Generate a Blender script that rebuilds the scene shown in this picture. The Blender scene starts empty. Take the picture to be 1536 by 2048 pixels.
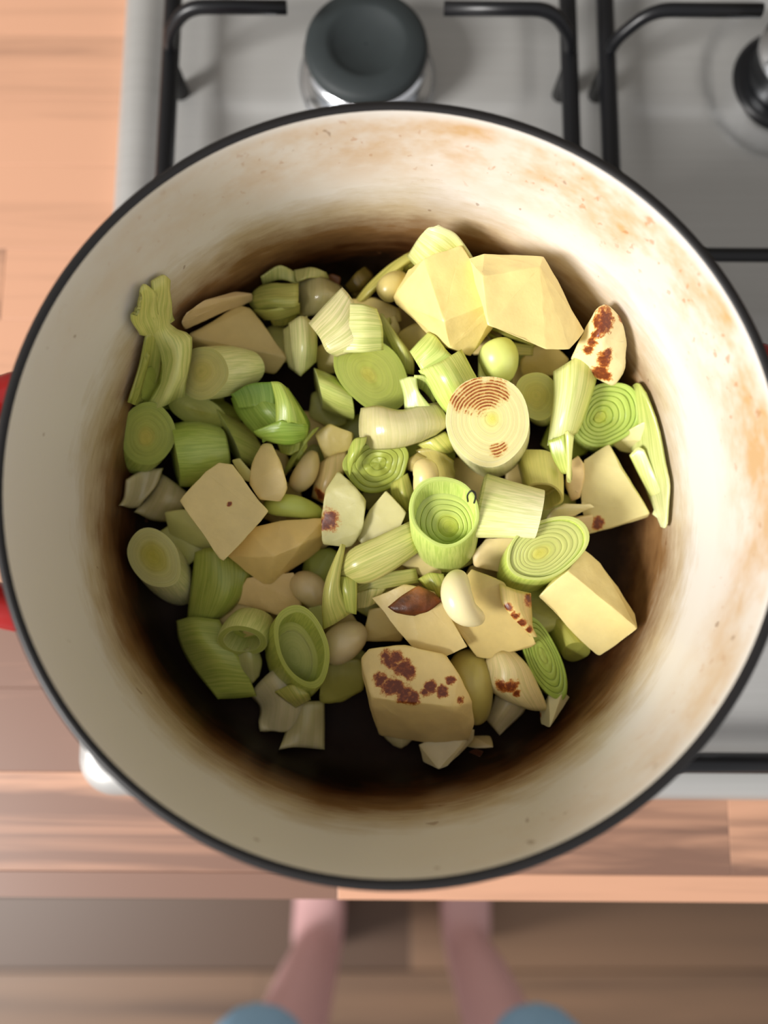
import bpy, bmesh, math, random
from mathutils import Vector, Matrix, noise

# ------------------------------------------------------------------ camera, light, exposure
scene = bpy.context.scene
col = scene.collection
CAM_H, TILT, F_PX = 0.409, math.radians(8.0), 1479.0
cam_data = bpy.data.cameras.new('camera')
cam_data.sensor_fit = 'VERTICAL'
cam_data.sensor_height = 36.0
cam_data.sensor_width = 27.0
cam_data.lens = 36.0 * F_PX / 2048.0
cam_data.clip_start = 0.01
cam_data.dof.use_dof = True
cam_data.dof.focus_distance = 0.300
cam_data.dof.aperture_fstop = 3.5
cam = bpy.data.objects.new('camera', cam_data)
col.objects.link(cam)
cam.location = (0, 0, CAM_H)
cam.rotation_euler = (TILT, 0, 0)
scene.camera = cam

world = bpy.data.worlds.new('room_light')
scene.world = world
world.use_nodes = True
bg = world.node_tree.nodes['Background']
bg.inputs[0].default_value = (1.0, 0.98, 0.975, 1)
bg.inputs[1].default_value = 0.54

win = bpy.data.lights.new('window_daylight', 'AREA')
win.shape = 'RECTANGLE'
win.size, win.size_y = 0.75, 0.95
win.energy = 136
win.color = (1.0, 0.97, 0.94)
wo = bpy.data.objects.new('window_daylight', win)
col.objects.link(wo)
wo.location = (-2.12, -1.08, 1.68)
wo.rotation_euler = (Vector((0.02, 0.05, 0.1)) - wo.location).to_track_quat('-Z', 'Y').to_euler()

scene.view_settings.view_transform = 'Standard'
scene.view_settings.look = 'None'
scene.view_settings.exposure = 0.0
scene.view_settings.gamma = 1.0
scene.view_settings.use_curve_mapping = False
scene.cycles.use_denoising = True
scene.cycles.max_bounces = 8

# ------------------------------------------------------------------ helpers
ST, CT = math.sin(TILT), math.cos(TILT)
POT_C = Vector((0.003, 0.048, 0.0))
POT_FLOOR = 0.057
RIM_Z = 0.174


def lin(c):
    out = []
    for v in c[:3]:
        v = v / 255.0
        out.append(v / 12.92 if v <= 0.04045 else ((v + 0.055) / 1.055) ** 2.4)
    return tuple(out)


def lin4(c):
    return lin(c) + (1.0,)


def at(px, py, z):
    """world point seen at photo pixel (px, py) that lies at world height z"""
    x, yu = px - 768.0, 1024.0 - py
    dy = F_PX * ST + yu * CT
    dz = -(F_PX * CT - yu * ST)
    k = (z - CAM_H) / dz
    return Vector((x * k, dy * k, z))


def wall_r(h):
    """inside radius of the pot at height h above its floor"""
    if h >= 0.026:
        return 0.1215 + 0.0043 * (h - 0.026) / 0.079
    return 0.0955 + math.sqrt(max(0.0, 0.026 ** 2 - (0.026 - max(h, 0.0)) ** 2))


def P(p):
    """food point: pixel and height above the pot floor"""
    h = p[2]
    for _ in range(120):
        q = at(p[0], p[1], POT_FLOOR + h)
        if math.hypot(q.x - POT_C.x, q.y - POT_C.y) < wall_r(h) - 0.0035:
            break
        h += 0.001          # too close to the pot wall: the piece leans up against it
    return q


def mesh_obj(name, verts, faces, mat, parent=None, cols=None, uvs=None, smooth=True, origin=None):
    if origin is None:
        if parent is not None:
            origin = parent.matrix_world.translation if False else Vector(parent.get('_o', (0, 0, 0)))
        else:
            n = len(verts)
            origin = Vector((sum(v[0] for v in verts) / n, sum(v[1] for v in verts) / n, min(v[2] for v in verts)))
    me = bpy.data.meshes.new(name)
    me.from_pydata([tuple(Vector(v) - origin) for v in verts], [], faces)
    if cols:
        a = me.color_attributes.new('col', 'FLOAT_COLOR', 'POINT')
        flat = []
        for c in cols:
            flat += list(c) + [1.0]
        a.data.foreach_set('color', flat)
    if uvs:
        uv = me.uv_layers.new(name='UVMap')
        idx = [0] * len(me.loops)
        me.loops.foreach_get('vertex_index', idx)
        flat = []
        for i in idx:
            flat += [uvs[i][0], uvs[i][1]]
        uv.data.foreach_set('uv', flat)
    if smooth:
        me.polygons.foreach_set('use_smooth', [True] * len(me.polygons))
    if mat:
        me.materials.append(mat)
    me.update()
    o = bpy.data.objects.new(name, me)
    col.objects.link(o)
    if parent is not None:
        o.parent = parent
    else:
        o.location = origin
        OR[o.name] = origin
    return o


OR = {}


def empty(name, loc):
    o = bpy.data.objects.new(name, None)
    o.empty_display_size = 0.01
    col.objects.link(o)
    o.location = loc
    OR[o.name] = Vector(loc)
    return o


def tag(o, label=None, cat=None, group=None, kind=None):
    if label:
        o['label'] = label
    if cat:
        o['category'] = cat
    if group:
        o['group'] = group
    if kind:
        o['kind'] = kind
    return o


def child(name, verts, faces, mat, parent, **kw):
    return mesh_obj(name, verts, faces, mat, parent, origin=OR[parent.name], **kw)


def sub(name, verts, faces, mat, root, part, **kw):
    """sub-part: verts in world space, root origin used because parts sit at their root's origin"""
    o = mesh_obj(name, verts, faces, mat, part, origin=OR[root.name], **kw)
    return o


def box_vf(x0, x1, y0, y1, z0, z1, bev=0.0):
    bm = bmesh.new()
    bmesh.ops.create_cube(bm, size=1.0)
    for v in bm.verts:
        v.co = Vector((x0 + (v.co.x + .5) * (x1 - x0), y0 + (v.co.y + .5) * (y1 - y0), z0 + (v.co.z + .5) * (z1 - z0)))
    if bev > 0:
        bmesh.ops.bevel(bm, geom=list(bm.edges), offset=bev, segments=2, affect='EDGES', profile=0.5)
    return bm_vf(bm)


def bm_vf(bm):
    bm.verts.index_update()
    vs = [v.co.copy() for v in bm.verts]
    fs = [[v.index for v in f.verts] for f in bm.faces]
    bm.free()
    return vs, fs


def lathe_vf(profile, center, seg=96, closed=False):
    vs, fs = [], []
    n = len(profile)
    for i in range(seg):
        a = 2 * math.pi * i / seg
        for r, z in profile:
            vs.append(Vector((center[0] + r * math.cos(a), center[1] + r * math.sin(a), z)))
    m = n if closed else n - 1
    for i in range(seg):
        j = (i + 1) % seg
        for k in range(m):
            l = (k + 1) % n
            fs.append([i * n + k, j * n + k, j * n + l, i * n + l])
    return vs, fs


def crom(p0, p1, p2, p3, t):
    return 0.5 * ((2 * p1) + (p2 - p0) * t + (2 * p0 - 5 * p1 + 4 * p2 - p3) * t * t + (3 * p1 - p0 - 3 * p2 + p3) * t ** 3)


def spline(pts, n):
    """resample a list of Vectors with Catmull-Rom, n samples"""
    m = len(pts)
    if m == 2:
        return [pts[0].lerp(pts[1], i / (n - 1)) for i in range(n)]
    ext = [2 * pts[0] - pts[1]] + list(pts) + [2 * pts[-1] - pts[-2]]
    out = []
    for i in range(n):
        t = i / (n - 1) * (m - 1)
        k = min(int(t), m - 2)
        out.append(crom(ext[k], ext[k + 1], ext[k + 2], ext[k + 3], t - k))
    return out


def tube_vf(pts, rads, seg=12, cap=True):
    """round tube along points"""
    vs, fs = [], []
    n = len(pts)
    up = Vector((0, 0, 1))
    t0 = (pts[1] - pts[0]).normalized()
    if abs(t0.z) > 0.9:
        up = Vector((1, 0, 0))
    s = t0.cross(up).normalized()
    for i in range(n):
        t = (pts[min(i + 1, n - 1)] - pts[max(i - 1, 0)]).normalized()
        s = (s - t * s.dot(t)).normalized()
        b = t.cross(s)
        for k in range(seg):
            a = 2 * math.pi * k / seg
            vs.append(pts[i] + (s * math.cos(a) + b * math.sin(a)) * rads[i])
    for i in range(n - 1):
        for k in range(seg):
            l = (k + 1) % seg
            fs.append([i * seg + k, i * seg + l, (i + 1) * seg + l, (i + 1) * seg + k])
    if cap:
        fs.append(list(range(seg - 1, -1, -1)))
        fs.append([(n - 1) * seg + k for k in range(seg)])
    return vs, fs


# ------------------------------------------------------------------ materials
def new_mat(name):
    m = bpy.data.materials.new(name)
    m.use_nodes = True
    nt = m.node_tree
    return m, nt, nt.nodes['Principled BSDF']


class N:
    def __init__(self, nt):
        self.nt = nt

    def add(self, t, **kw):
        n = self.nt.nodes.new(t)
        for k, v in kw.items():
            setattr(n, k, v)
        return n

    def link(self, a, b):
        self.nt.links.new(a, b)

    def math(self, op, a, b=None, clamp=False):
        n = self.add('ShaderNodeMath', operation=op, use_clamp=clamp)
        for i, v in enumerate((a, b)):
            if v is None:
                continue
            if hasattr(v, 'is_output'):
                self.link(v, n.inputs[i])
            else:
                n.inputs[i].default_value = v
        return n.outputs[0]

    def mix(self, fac, a, b, blend='MIX'):
        n = self.add('ShaderNodeMix', data_type='RGBA', blend_type=blend)
        for i, v in ((0, fac), (6, a), (7, b)):
            if hasattr(v, 'is_output'):
                self.link(v, n.inputs[i])
            else:
                n.inputs[i].default_value = v
        return n.outputs[2]

    def noise(self, vec, scale, detail=3, rough=0.55, dist=0.0):
        n = self.add('ShaderNodeTexNoise')
        n.inputs['Scale'].default_value = scale
        n.inputs['Detail'].default_value = detail
        n.inputs['Roughness'].default_value = rough
        n.inputs['Distortion'].default_value = dist
        if vec is not None:
            self.link(vec, n.inputs['Vector'])
        return n.outputs['Fac']

    def ramp(self, fac, stops):
        n = self.add('ShaderNodeValToRGB')
        el = n.color_ramp.elements
        while len(el) < len(stops):
            el.new(0.5)
        for e, (p, c) in zip(el, stops):
            e.position = p
            e.color = c if len(c) == 4 else tuple(c) + (1,)
        self.link(fac, n.inputs[0])
        return n.outputs[0]

    def obj(self):
        return self.add('ShaderNodeTexCoord').outputs['Object']

    def mapping(self, vec, scale=(1, 1, 1), loc=(0, 0, 0), rot=(0, 0, 0)):
        n = self.add('ShaderNodeMapping')
        n.inputs['Scale'].default_value = scale
        n.inputs['Location'].default_value = loc
        n.inputs['Rotation'].default_value = rot
        self.link(vec, n.inputs['Vector'])
        return n.outputs[0]

    def bump(self, h, strength, dist, bsdf):
        n = self.add('ShaderNodeBump')
        n.inputs['Strength'].default_value = strength
        n.inputs['Distance'].default_value = dist
        self.link(h, n.inputs['Height'])
        self.link(n.outputs[0], bsdf.inputs['Normal'])


def plain(name, rgb, rough=0.5, metal=0.0, spec=0.5, noise_amt=0.0, scale=40):
    m, nt, b = new_mat(name)
    g = N(nt)
    b.inputs['Roughness'].default_value = rough
    b.inputs['Metallic'].default_value = metal
    b.inputs['Specular IOR Level'].default_value = spec
    if noise_amt:
        f = g.noise(g.obj(), scale)
        c = lin4(rgb)
        d = tuple(v * (1 - noise_amt) for v in c[:3]) + (1,)
        g.link(g.mix(f, d, c), b.inputs['Base Color'])
    else:
        b.inputs['Base Color'].default_value = lin4(rgb)
    return m


def veg_mat(name, stripe=0.0, mottle=0.1, rough=0.38, sss=0.25, freq=60.0, spots=(), rings=None, streak_bump=0.0, spec=0.5, bmp=0.25):
    """vegetable flesh: colour from the 'col' attribute, fibres along UV v, optional browned spots [(local centre, radius)]"""
    m, nt, b = new_mat(name)
    g = N(nt)
    a = g.add('ShaderNodeAttribute', attribute_name='col')
    c = a.outputs['Color']
    oc = g.obj()
    if mottle:
        f = g.noise(oc, 130, 4)
        f2 = g.ramp(f, [(0.3, (1 - mottle,) * 3), (0.7, (1 + mottle * 0.4,) * 3)])
        c = g.mix(1.0, c, f2, 'MULTIPLY')
    height = None
    if stripe:
        uv = g.add('ShaderNodeUVMap').outputs[0]
        mp = g.mapping(uv, scale=(freq, freq * 0.025, 1))
        s = g.noise(mp, 1.0, 2.5, 0.6)
        sr = g.ramp(s, [(0.40, (1 - stripe, 1 - stripe * 0.7, 1 - stripe * 1.3)), (0.58, (1.07, 1.05, 1.12))])
        c = g.mix(1.0, c, sr, 'MULTIPLY')
        height = s
    if spots:
        tot = halo = None
        nz = g.noise(oc, 230, 6, 0.75)
        nz2 = g.noise(oc, 700, 3, 0.6)
        for ctr, rad in spots:
            d = g.add('ShaderNodeVectorMath', operation='DISTANCE')
            g.link(oc, d.inputs[0])
            d.inputs[1].default_value = ctr
            q = g.math('DIVIDE', d.outputs['Value'], rad)
            hq = g.math('SUBTRACT', 1.5, g.math('ADD', q, g.math('MULTIPLY', g.math('SUBTRACT', nz, 0.5), 1.2)), clamp=True)
            halo = hq if halo is None else g.math('MAXIMUM', halo, hq)
            q = g.math('ADD', q, g.math('MULTIPLY', g.math('SUBTRACT', nz, 0.5), 3.4))
            k = g.math('SUBTRACT', 1.3, q)
            k = g.math('MULTIPLY', k, 1.5, clamp=True)
            tot = k if tot is None else g.math('MAXIMUM', tot, k)
        if rings is not None:
            d = g.add('ShaderNodeVectorMath', operation='DISTANCE')
            g.link(oc, d.inputs[0])
            d.inputs[1].default_value = rings[0]
            w = g.math('SINE', g.math('ADD', g.math('MULTIPLY', d.outputs['Value'], rings[1]), g.math('MULTIPLY', nz, 6.0)))
            w = g.math('MULTIPLY', g.math('ADD', w, 0.75), 0.6, clamp=True)
            tot = g.math('MULTIPLY', tot, g.math('ADD', g.math('MULTIPLY', w, 0.7), 0.12, clamp=True))
        dk = g.math('ADD', tot, g.math('MULTIPLY', g.math('SUBTRACT', nz2, 0.5), 0.9))
        br = g.ramp(dk, [(0.2, lin((208, 156, 82))), (0.55, lin((176, 108, 46))), (0.85, lin((142, 72, 28))), (1.0, lin((108, 48, 20)))])
        c = g.mix(g.math('MULTIPLY', halo, 0.4), c, lin4((206, 158, 80)))
        c = g.mix(g.math('MULTIPLY', tot, 2.2, clamp=True), c, br)
    g.link(c, b.inputs['Base Color'])
    b.inputs['Roughness'].default_value = rough
    b.inputs['Specular IOR Level'].default_value = spec
    if sss:
        b.inputs['Subsurface Weight'].default_value = sss
        b.inputs['Subsurface Radius'].default_value = (1.0, 0.9, 0.4)
        b.inputs['Subsurface Scale'].default_value = 0.004
    if height is None:
        height = g.noise(oc, 420, 3)
    g.bump(height, bmp, 0.0006, b)
    return m


M = {}
M['leek'] = veg_mat('leek_flesh', stripe=0.17, mottle=0.05, rough=0.28, sss=0.15, freq=90)
M['leek_ring'] = veg_mat('leek_cut_face', stripe=0.09, mottle=0.06, rough=0.34, sss=0.2, freq=70)
M['leaf'] = veg_mat('leek_leaf', stripe=0.24, mottle=0.05, rough=0.28, sss=0.12, freq=1250)
M['potato'] = veg_mat('potato_flesh', mottle=0.07, rough=0.4, sss=0.12, bmp=0.18)
M['onion'] = veg_mat('onion_flesh', stripe=0.03, mottle=0.08, rough=0.22, sss=0.5, freq=700, spec=0.6)
M['crisp'] = veg_mat('scorched_crisp', mottle=0.75, rough=0.4, sss=0.0, bmp=0.5)
M['garlic'] = veg_mat('garlic_flesh', mottle=0.03, rough=0.3, sss=0.35, bmp=0.05)


# worktop timber
def wood_mat(name, base, dark, scale=1.0, rough=0.45):
    m, nt, b = new_mat(name)
    g = N(nt)
    oi = g.add('ShaderNodeObjectInfo')
    rnd = oi.outputs['Random']
    oc = g.add('ShaderNodeTexCoord').outputs['Object']
    off = g.add('ShaderNodeCombineXYZ')
    g.link(g.math('MULTIPLY', rnd, 37.0), off.inputs[0])
    g.link(g.math('MULTIPLY', rnd, 91.0), off.inputs[1])
    va = g.add('ShaderNodeVectorMath', operation='ADD')
    g.link(oc, va.inputs[0])
    g.link(off.outputs[0], va.inputs[1])
    mp = g.mapping(va.outputs[0], scale=(3.5 * scale, 60 * scale, 20))
    n1 = g.noise(mp, 1.0, 4, 0.6, 0.8)
    mp2 = g.mapping(va.outputs[0], scale=(1.0 * scale, 34 * scale, 8))
    n2 = g.noise(mp2, 1.0, 2, 0.5, 0.5)
    fac = g.math('ADD', g.math('MULTIPLY', n1, 0.5), g.math('MULTIPLY', n2, 0.5))
    fac = g.math('ADD', fac, g.math('MULTIPLY', g.math('SUBTRACT', rnd, 0.5), 0.55))
    c = g.ramp(fac, [(0.38, lin4(dark)), (0.53, lin4(base)), (0.68, lin4(tuple(min(255, v * 1.09) for v in base)))])
    g.link(c, b.inputs['Base Color'])
    b.inputs['Roughness'].default_value = rough
    return m


M['wood'] = wood_mat('oiled_block_timber', (192, 146, 118), (128, 96, 80))
M['floor'] = wood_mat('floor_boards', (110, 84, 63), (82, 60, 44), 0.5, 0.5)
M['black_enamel'] = plain('black_enamel_wire', (16, 17, 20), 0.34, 0, 0.4)
M['rim'] = plain('bare_iron_rim', (24, 22, 22), 0.42, 0, 0.4)
M['red'] = plain('red_enamel', (150, 22, 20), 0.2, 0, 0.6)
M['chrome'] = plain('burner_aluminium', (225, 228, 232), 0.2, 1.0)
M['cap'] = plain('burner_cap_enamel', (48, 55, 56), 0.6, 0, 0.4, 0.35, 60)
M['cab'] = plain('cabinet_paint', (225, 222, 212), 0.4)
M['skin'] = plain('skin', (200, 158, 158), 0.5, 0, 0.4)
M['denim'] = plain('blue_cotton', (140, 178, 208), 0.85, 0, 0.2, 0.2, 90)
M['black_plastic'] = plain('black_rubber', (20, 20, 20), 0.6)


def steel_mat():
    m, nt, b = new_mat('brushed_steel')
    g = N(nt)
    mp = g.mapping(g.obj(), scale=(6, 900, 6))
    n = g.noise(mp, 1.0, 3)
    n2 = g.noise(g.obj(), 9, 3)
    c = g.mix(n, lin4((180, 180, 177)), lin4((202, 202, 200)))
    c = g.mix(g.math('MULTIPLY', n2, 0.35), c, lin4((160, 158, 152)))
    g.link(c, b.inputs['Base Color'])
    b.inputs['Metallic'].default_value = 0.5
    b.inputs['Roughness'].default_value = 0.42
    g.bump(n, 0.08, 0.0003, b)
    return m


M['steel'] = steel_mat()


def enamel_mat():
    """cream enamel with burnt-on stains: black-brown floor, brown tide up the wall, tan freckles at the lip"""
    m, nt, b = new_mat('stained_cream_enamel')
    g = N(nt)
    oc = g.obj()
    sep = g.add('ShaderNodeSeparateXYZ')
    g.link(oc, sep.inputs[0])
    x, y, z = sep.outputs
    hgt = RIM_Z - POT_FLOOR
    zn = g.math('DIVIDE', z, hgt)
    soft = g.noise(oc, 14, 3, 0.6)
    mp = g.mapping(oc, scale=(60, 60, 260))
    fine = g.noise(mp, 1.0, 4, 0.6)
    lump = g.noise(oc, 60, 4, 0.6)
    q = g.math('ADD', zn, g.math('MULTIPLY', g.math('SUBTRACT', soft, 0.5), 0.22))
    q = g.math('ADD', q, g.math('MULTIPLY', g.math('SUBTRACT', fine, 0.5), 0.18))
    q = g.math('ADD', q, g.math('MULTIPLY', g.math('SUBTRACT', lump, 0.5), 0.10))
    q = g.math('ADD', q, g.math('MULTIPLY', x, 0.45))  # tide drawn lower to the right, the brighter light there put into the stain
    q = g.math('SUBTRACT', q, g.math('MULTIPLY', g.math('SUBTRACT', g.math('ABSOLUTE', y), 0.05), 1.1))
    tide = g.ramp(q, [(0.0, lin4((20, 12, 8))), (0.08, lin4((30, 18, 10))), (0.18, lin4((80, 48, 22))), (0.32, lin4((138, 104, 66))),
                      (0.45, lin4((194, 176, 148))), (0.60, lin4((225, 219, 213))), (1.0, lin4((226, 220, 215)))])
    # the floor itself is burnt dark whatever the side
    fl = g.ramp(g.math('ADD', zn, g.math('MULTIPLY', g.math('SUBTRACT', lump, 0.5), 0.06)), [(0.03, (1, 1, 1)), (0.115, (0, 0, 0))])
    fcol = g.mix(lump, lin4((16, 9, 6)), lin4((44, 26, 16)))
    c = g.mix(fl, tide, fcol)
    # tan band below the lip
    lipband = g.ramp(zn, [(0.62, (0, 0, 0)), (0.84, (1, 1, 1)), (0.955, (1, 1, 1)), (0.985, (0.1, 0.1, 0.1))])
    blot = g.ramp(g.noise(g.mapping(oc, scale=(1, 1, 1.6)), 34, 4, 0.65), [(0.40, (0.22, 0.22, 0.22)), (0.64, (0.95, 0.95, 0.95))])
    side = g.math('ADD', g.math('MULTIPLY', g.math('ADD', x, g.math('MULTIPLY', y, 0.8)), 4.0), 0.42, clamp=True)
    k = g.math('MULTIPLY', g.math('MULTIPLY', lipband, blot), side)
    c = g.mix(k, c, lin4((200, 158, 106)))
    frec = g.ramp(g.noise(oc, 230, 2, 0.5), [(0.66, (0, 0, 0)), (0.70, (1, 1, 1))])
    k2 = g.math('MULTIPLY', g.math('MULTIPLY', frec, lipband), g.math('MULTIPLY', side, 0.55))
    c = g.mix(k2, c, lin4((176, 116, 66)))
    # stray dark specks
    sp = g.ramp(g.noise(oc, 150, 1, 0.5), [(0.77, (0, 0, 0)), (0.79, (1, 1, 1))])
    c = g.mix(g.math('MULTIPLY', sp, 0.5), c, lin4((120, 80, 50)))
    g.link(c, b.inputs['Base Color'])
    g.link(g.math('ADD', g.math('MULTIPLY', fl, 0.3), 0.34), b.inputs['Roughness'])
    g.link(g.math('SUBTRACT', 0.5, g.math('MULTIPLY', fl, 0.32)), b.inputs['Specular IOR Level'])
    g.bump(fine, 0.12, 0.0006, b)
    return m


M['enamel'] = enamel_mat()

# ------------------------------------------------------------------ structure: floor, worktop, cabinet
YAW = math.radians(-0.4)
CY, SY = math.cos(YAW), math.sin(YAW)


def yaw(v):
    return Vector((v[0] * CY - v[1] * SY, v[0] * SY + v[1] * CY, v[2]))


def yawed(vf):
    return [yaw(v) for v in vf[0]], vf[1]


FLOOR_Z = -0.904
rng = random.Random(7)

floor = mesh_obj('floor', *box_vf(-2.2, 2.2, -1.9, 0.52, FLOOR_Z - 0.05, FLOOR_Z - 0.012), plain('floor_base', (70, 52, 40), 0.8), smooth=False, origin=Vector((0, 0, FLOOR_Z)))
tag(floor, 'dim brown wooden floor in front of the worktop', 'floor', kind='structure')
yy = -1.9
r = 0
while yy < 0.2:
    xx = -2.2 - rng.uniform(0, 0.8)
    while xx < 2.2:
        L = rng.uniform(0.8, 1.3)
        x0, x1 = max(xx, -2.2), min(xx + L, 2.2)
        if x1 - x0 > 0.02:
            v, f = box_vf(-(x1 - x0) / 2, (x1 - x0) / 2, -0.059, 0.059, -0.0125, 0.0, 0.0012)
            p = mesh_obj('plank', v, f, M['floor'], floor, smooth=False, origin=Vector((0, 0, 0)))
            p.location = ((x0 + x1) / 2, yy + 0.06, 0.0)
        xx += L
    yy += 0.12
    r += 1

# worktop of glued timber staves
TOP_Z = -0.013
FRONT = -0.151
worktop = empty('worktop', (0, FRONT, TOP_Z - 0.04))
worktop.rotation_euler = (0, 0, YAW)
tag(worktop, 'pale timber block worktop around the steel hob', 'worktop')
rows = [0.0, 0.0135, 0.065, 0.11, 0.155, 0.205, 0.245, 0.29, 0.325, 0.37, 0.425, 0.47, 0.515, 0.56, 0.60, 0.65]
for i in range(len(rows) - 1):
    y0, y1 = rows[i], rows[i + 1]
    x = -0.95 - rng.uniform(0, 0.4)
    while x < 1.0:
        L = rng.uniform(0.34, 0.8)
        a, b_ = max(x, -0.95), min(x + L, 1.0)
        if b_ - a > 0.02:
            w, d = b_ - a, y1 - y0
            bev = 0.0004
            v, f = box_vf(-w / 2, w / 2, -d / 2, d / 2, -0.02, 0.02, bev)
            s = mesh_obj('stave', v, f, M['wood'], worktop, smooth=False, origin=Vector((0, 0, 0)))
            s.location = ((a + b_) / 2, (y0 + y1) / 2, 0.02)
        x += L

wall = mesh_obj('wall_back', *box_vf(-2.2, 2.2, 0.52, 0.60, FLOOR_Z, 1.6), plain('wall_paint', (112, 108, 100), 0.7), smooth=False)  # unseen wall, added in a dark tone to cut light from behind
tag(wall, 'plain painted unseen kitchen wall behind the hob', 'wall', kind='structure')

cab = empty('base_cabinet', (0.05, 0.15, FLOOR_Z))
tag(cab, 'pale painted kitchen cabinet beneath the timber worktop', 'cabinet')
child('body', *box_vf(-0.95, 1.0, -0.10, 0.48, FLOOR_Z + 0.1, TOP_Z - 0.0405), M['cab'], cab, smooth=False)
child('plinth', *box_vf(-0.94, 0.99, -0.05, 0.45, FLOOR_Z, FLOOR_Z + 0.0995), M['cab'], cab, smooth=False)
for i in range(3):
    x0 = -0.95 + i * 0.65
    d = child('door', *box_vf(x0 + 0.002, x0 + 0.648, -0.12, -0.1005, FLOOR_Z + 0.102, TOP_Z - 0.045, 0.002), M['cab'], cab, smooth=False)
    hv = spline([Vector((x0 + 0.25, -0.1195, -0.12)), Vector((x0 + 0.25, -0.14, -0.12)), Vector((x0 + 0.40, -0.14, -0.12)), Vector((x0 + 0.40, -0.1195, -0.12))], 20)
    sub('handle', *tube_vf(hv, [0.005] * 20, 8), M['chrome'], cab, d)

# ------------------------------------------------------------------ hob
HX0, HX1, HY0, HY1 = -0.166, 0.400, -0.098, 0.412
BURN = [(-0.0125, 0.324), (0.247, 0.329), (-0.0125, 0.045), (0.247, 0.03)]


def sstep(a, b, x):
    t = min(1, max(0, (x - a) / (b - a)))
    return t * t * (3 - 2 * t)


def rrect_sd(x, y, x0, x1, y0, y1, r):
    cx, cy, hx, hy = (x0 + x1) / 2, (y0 + y1) / 2, (x1 - x0) / 2, (y1 - y0) / 2
    qx, qy = abs(x - cx) - hx + r, abs(y - cy) - hy + r
    return math.hypot(max(qx, 0), max(qy, 0)) + min(max(qx, qy), 0) - r


def hob_mesh():
    nx, ny = 150, 140
    vs, fs = [], []
    cx, cy = (HX0 + HX1) / 2, (HY0 + HY1) / 2
    hx, hy = (HX1 - HX0) / 2, (HY1 - HY0) / 2
    R = 0.022

    def remap(t):
        return math.copysign(1 - (1 - abs(t)) ** 1.25, t)
    for j in range(ny + 1):
        for i in range(nx + 1):
            u, v = remap(-1 + 2 * i / nx), remap(-1 + 2 * j / ny)
            x, y = u * hx, v * hy
            # pull the square corners onto the rounded corner
            qx, qy = abs(x) - (hx - R), abs(y) - (hy - R)
            if qx > 0 and qy > 0:
                m = max(qx, qy)
                l = math.hypot(qx, qy)
                k = m / l
                x = math.copysign(hx - R + qx * k, x)
                y = math.copysign(hy - R + qy * k, y)
            x += cx
            y += cy
            d = -rrect_sd(x, y, HX0, HX1, HY0, HY1, R)
            z = -0.0125 + 0.0135 * math.sqrt(max(0.0, min(1.0, 1 - (1 - min(d / 0.014, 1)) ** 2)))
            z -= 0.0055 * sstep(0.016, 0.032, d)
            bx, by = BURN[1]
            rr = math.hypot(x - bx, y - by)
            z -= 0.004 * (1 - sstep(0.049, 0.055, rr))
            for (x0, x1) in ((-0.112, 0.092), (0.142, 0.345)):
                dd = -rrect_sd(x, y, x0, x1, 0.300, 0.385, 0.02)
                z += 0.0022 * sstep(0.0, 0.012, dd)
            vs.append(Vector((x, y, z)))
    for j in range(ny):
        for i in range(nx):
            a = j * (nx + 1) + i
            fs.append([a, a + 1, a + nx + 2, a + nx + 1])
    # underside skirt
    rim = [i for i in range(nx + 1)] + [j * (nx + 1) + nx for j in range(1, ny + 1)] + [ny * (nx + 1) + i for i in range(nx - 1, -1, -1)] + [j * (nx + 1) for j in range(ny - 1, 0, -1)]
    base = len(vs)
    for k in rim:
        v = vs[k]
        vs.append(Vector((v.x, v.y, -0.0128)))
    n = len(rim)
    for k in range(n):
        l = (k + 1) % n
        fs.append([rim[k], base + k, base + l, rim[l]])
    return [yaw(v) for v in vs], fs


hob = empty('gas_hob', (0.117, 0.157, -0.0128))
tag(hob, 'brushed steel gas hob set on the timber worktop', 'hob')
child('top_plate', *hob_mesh(), M['steel'], hob)


def burner(i, cap_r, h):
    x, y = BURN[i]
    c = yaw((x, y, 0))
    z0 = -0.0045 - (0.004 if i == 1 else 0.0) + (0.0022 if i == 0 else 0)
    seat = lathe_vf([(0.001, z0), (cap_r + 0.006, z0), (cap_r + 0.006, z0 + 0.003), (cap_r + 0.002, z0 + 0.005), (0.001, z0 + 0.005)], c, 64)
    child('burner_seat', *seat, M['black_enamel'] if i == 1 else M['chrome'], hob)
    z1 = z0 + 0.005
    zc = h - 0.009
    prof = [(0.002, z1), (cap_r - 0.003, z1), (cap_r - 0.001, z1 + 0.004), (cap_r - 0.005, zc - 0.007), (cap_r + 0.001, zc - 0.004), (cap_r + 0.001, zc), (0.002, zc)]
    child('burner_crown', *lathe_vf(prof, c, 72), M['chrome'], hob)
    k = cap_r
    if i == 1:
        k = cap_r - 0.004
    prof = [(0.0005, zc), (k - 0.001, zc), (k, zc + 0.0015), (k - 0.0005, zc + 0.006), (k - 0.003, zc + 0.008), (k * 0.68, zc + 0.009), (k * 0.60, zc + 0.0088), (k * 0.55, zc + 0.0068), (0.0005, zc + 0.0064)]
    child('burner_cap', *lathe_vf(prof, c, 72), M['cap'], hob)
    # spark plug
    a = math.radians(-92)
    sx, sy = c.x + (cap_r + 0.0005) * math.cos(a), c.y + (cap_r + 0.0005) * math.sin(a)
    child('spark_plug', *tube_vf([Vector((sx, sy, z1)), Vector((sx, sy, zc - 0.002)), Vector((sx, sy, zc + 0.001))], [0.0022, 0.0022, 0.0012], 10), plain('spark_ceramic', (150, 155, 160), 0.3), hob)


burner(0, 0.0355, 0.030)
burner(1, 0.028, 0.028)
burner(2, 0.0355, 0.030)
burner(3, 0.045, 0.030)


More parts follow.
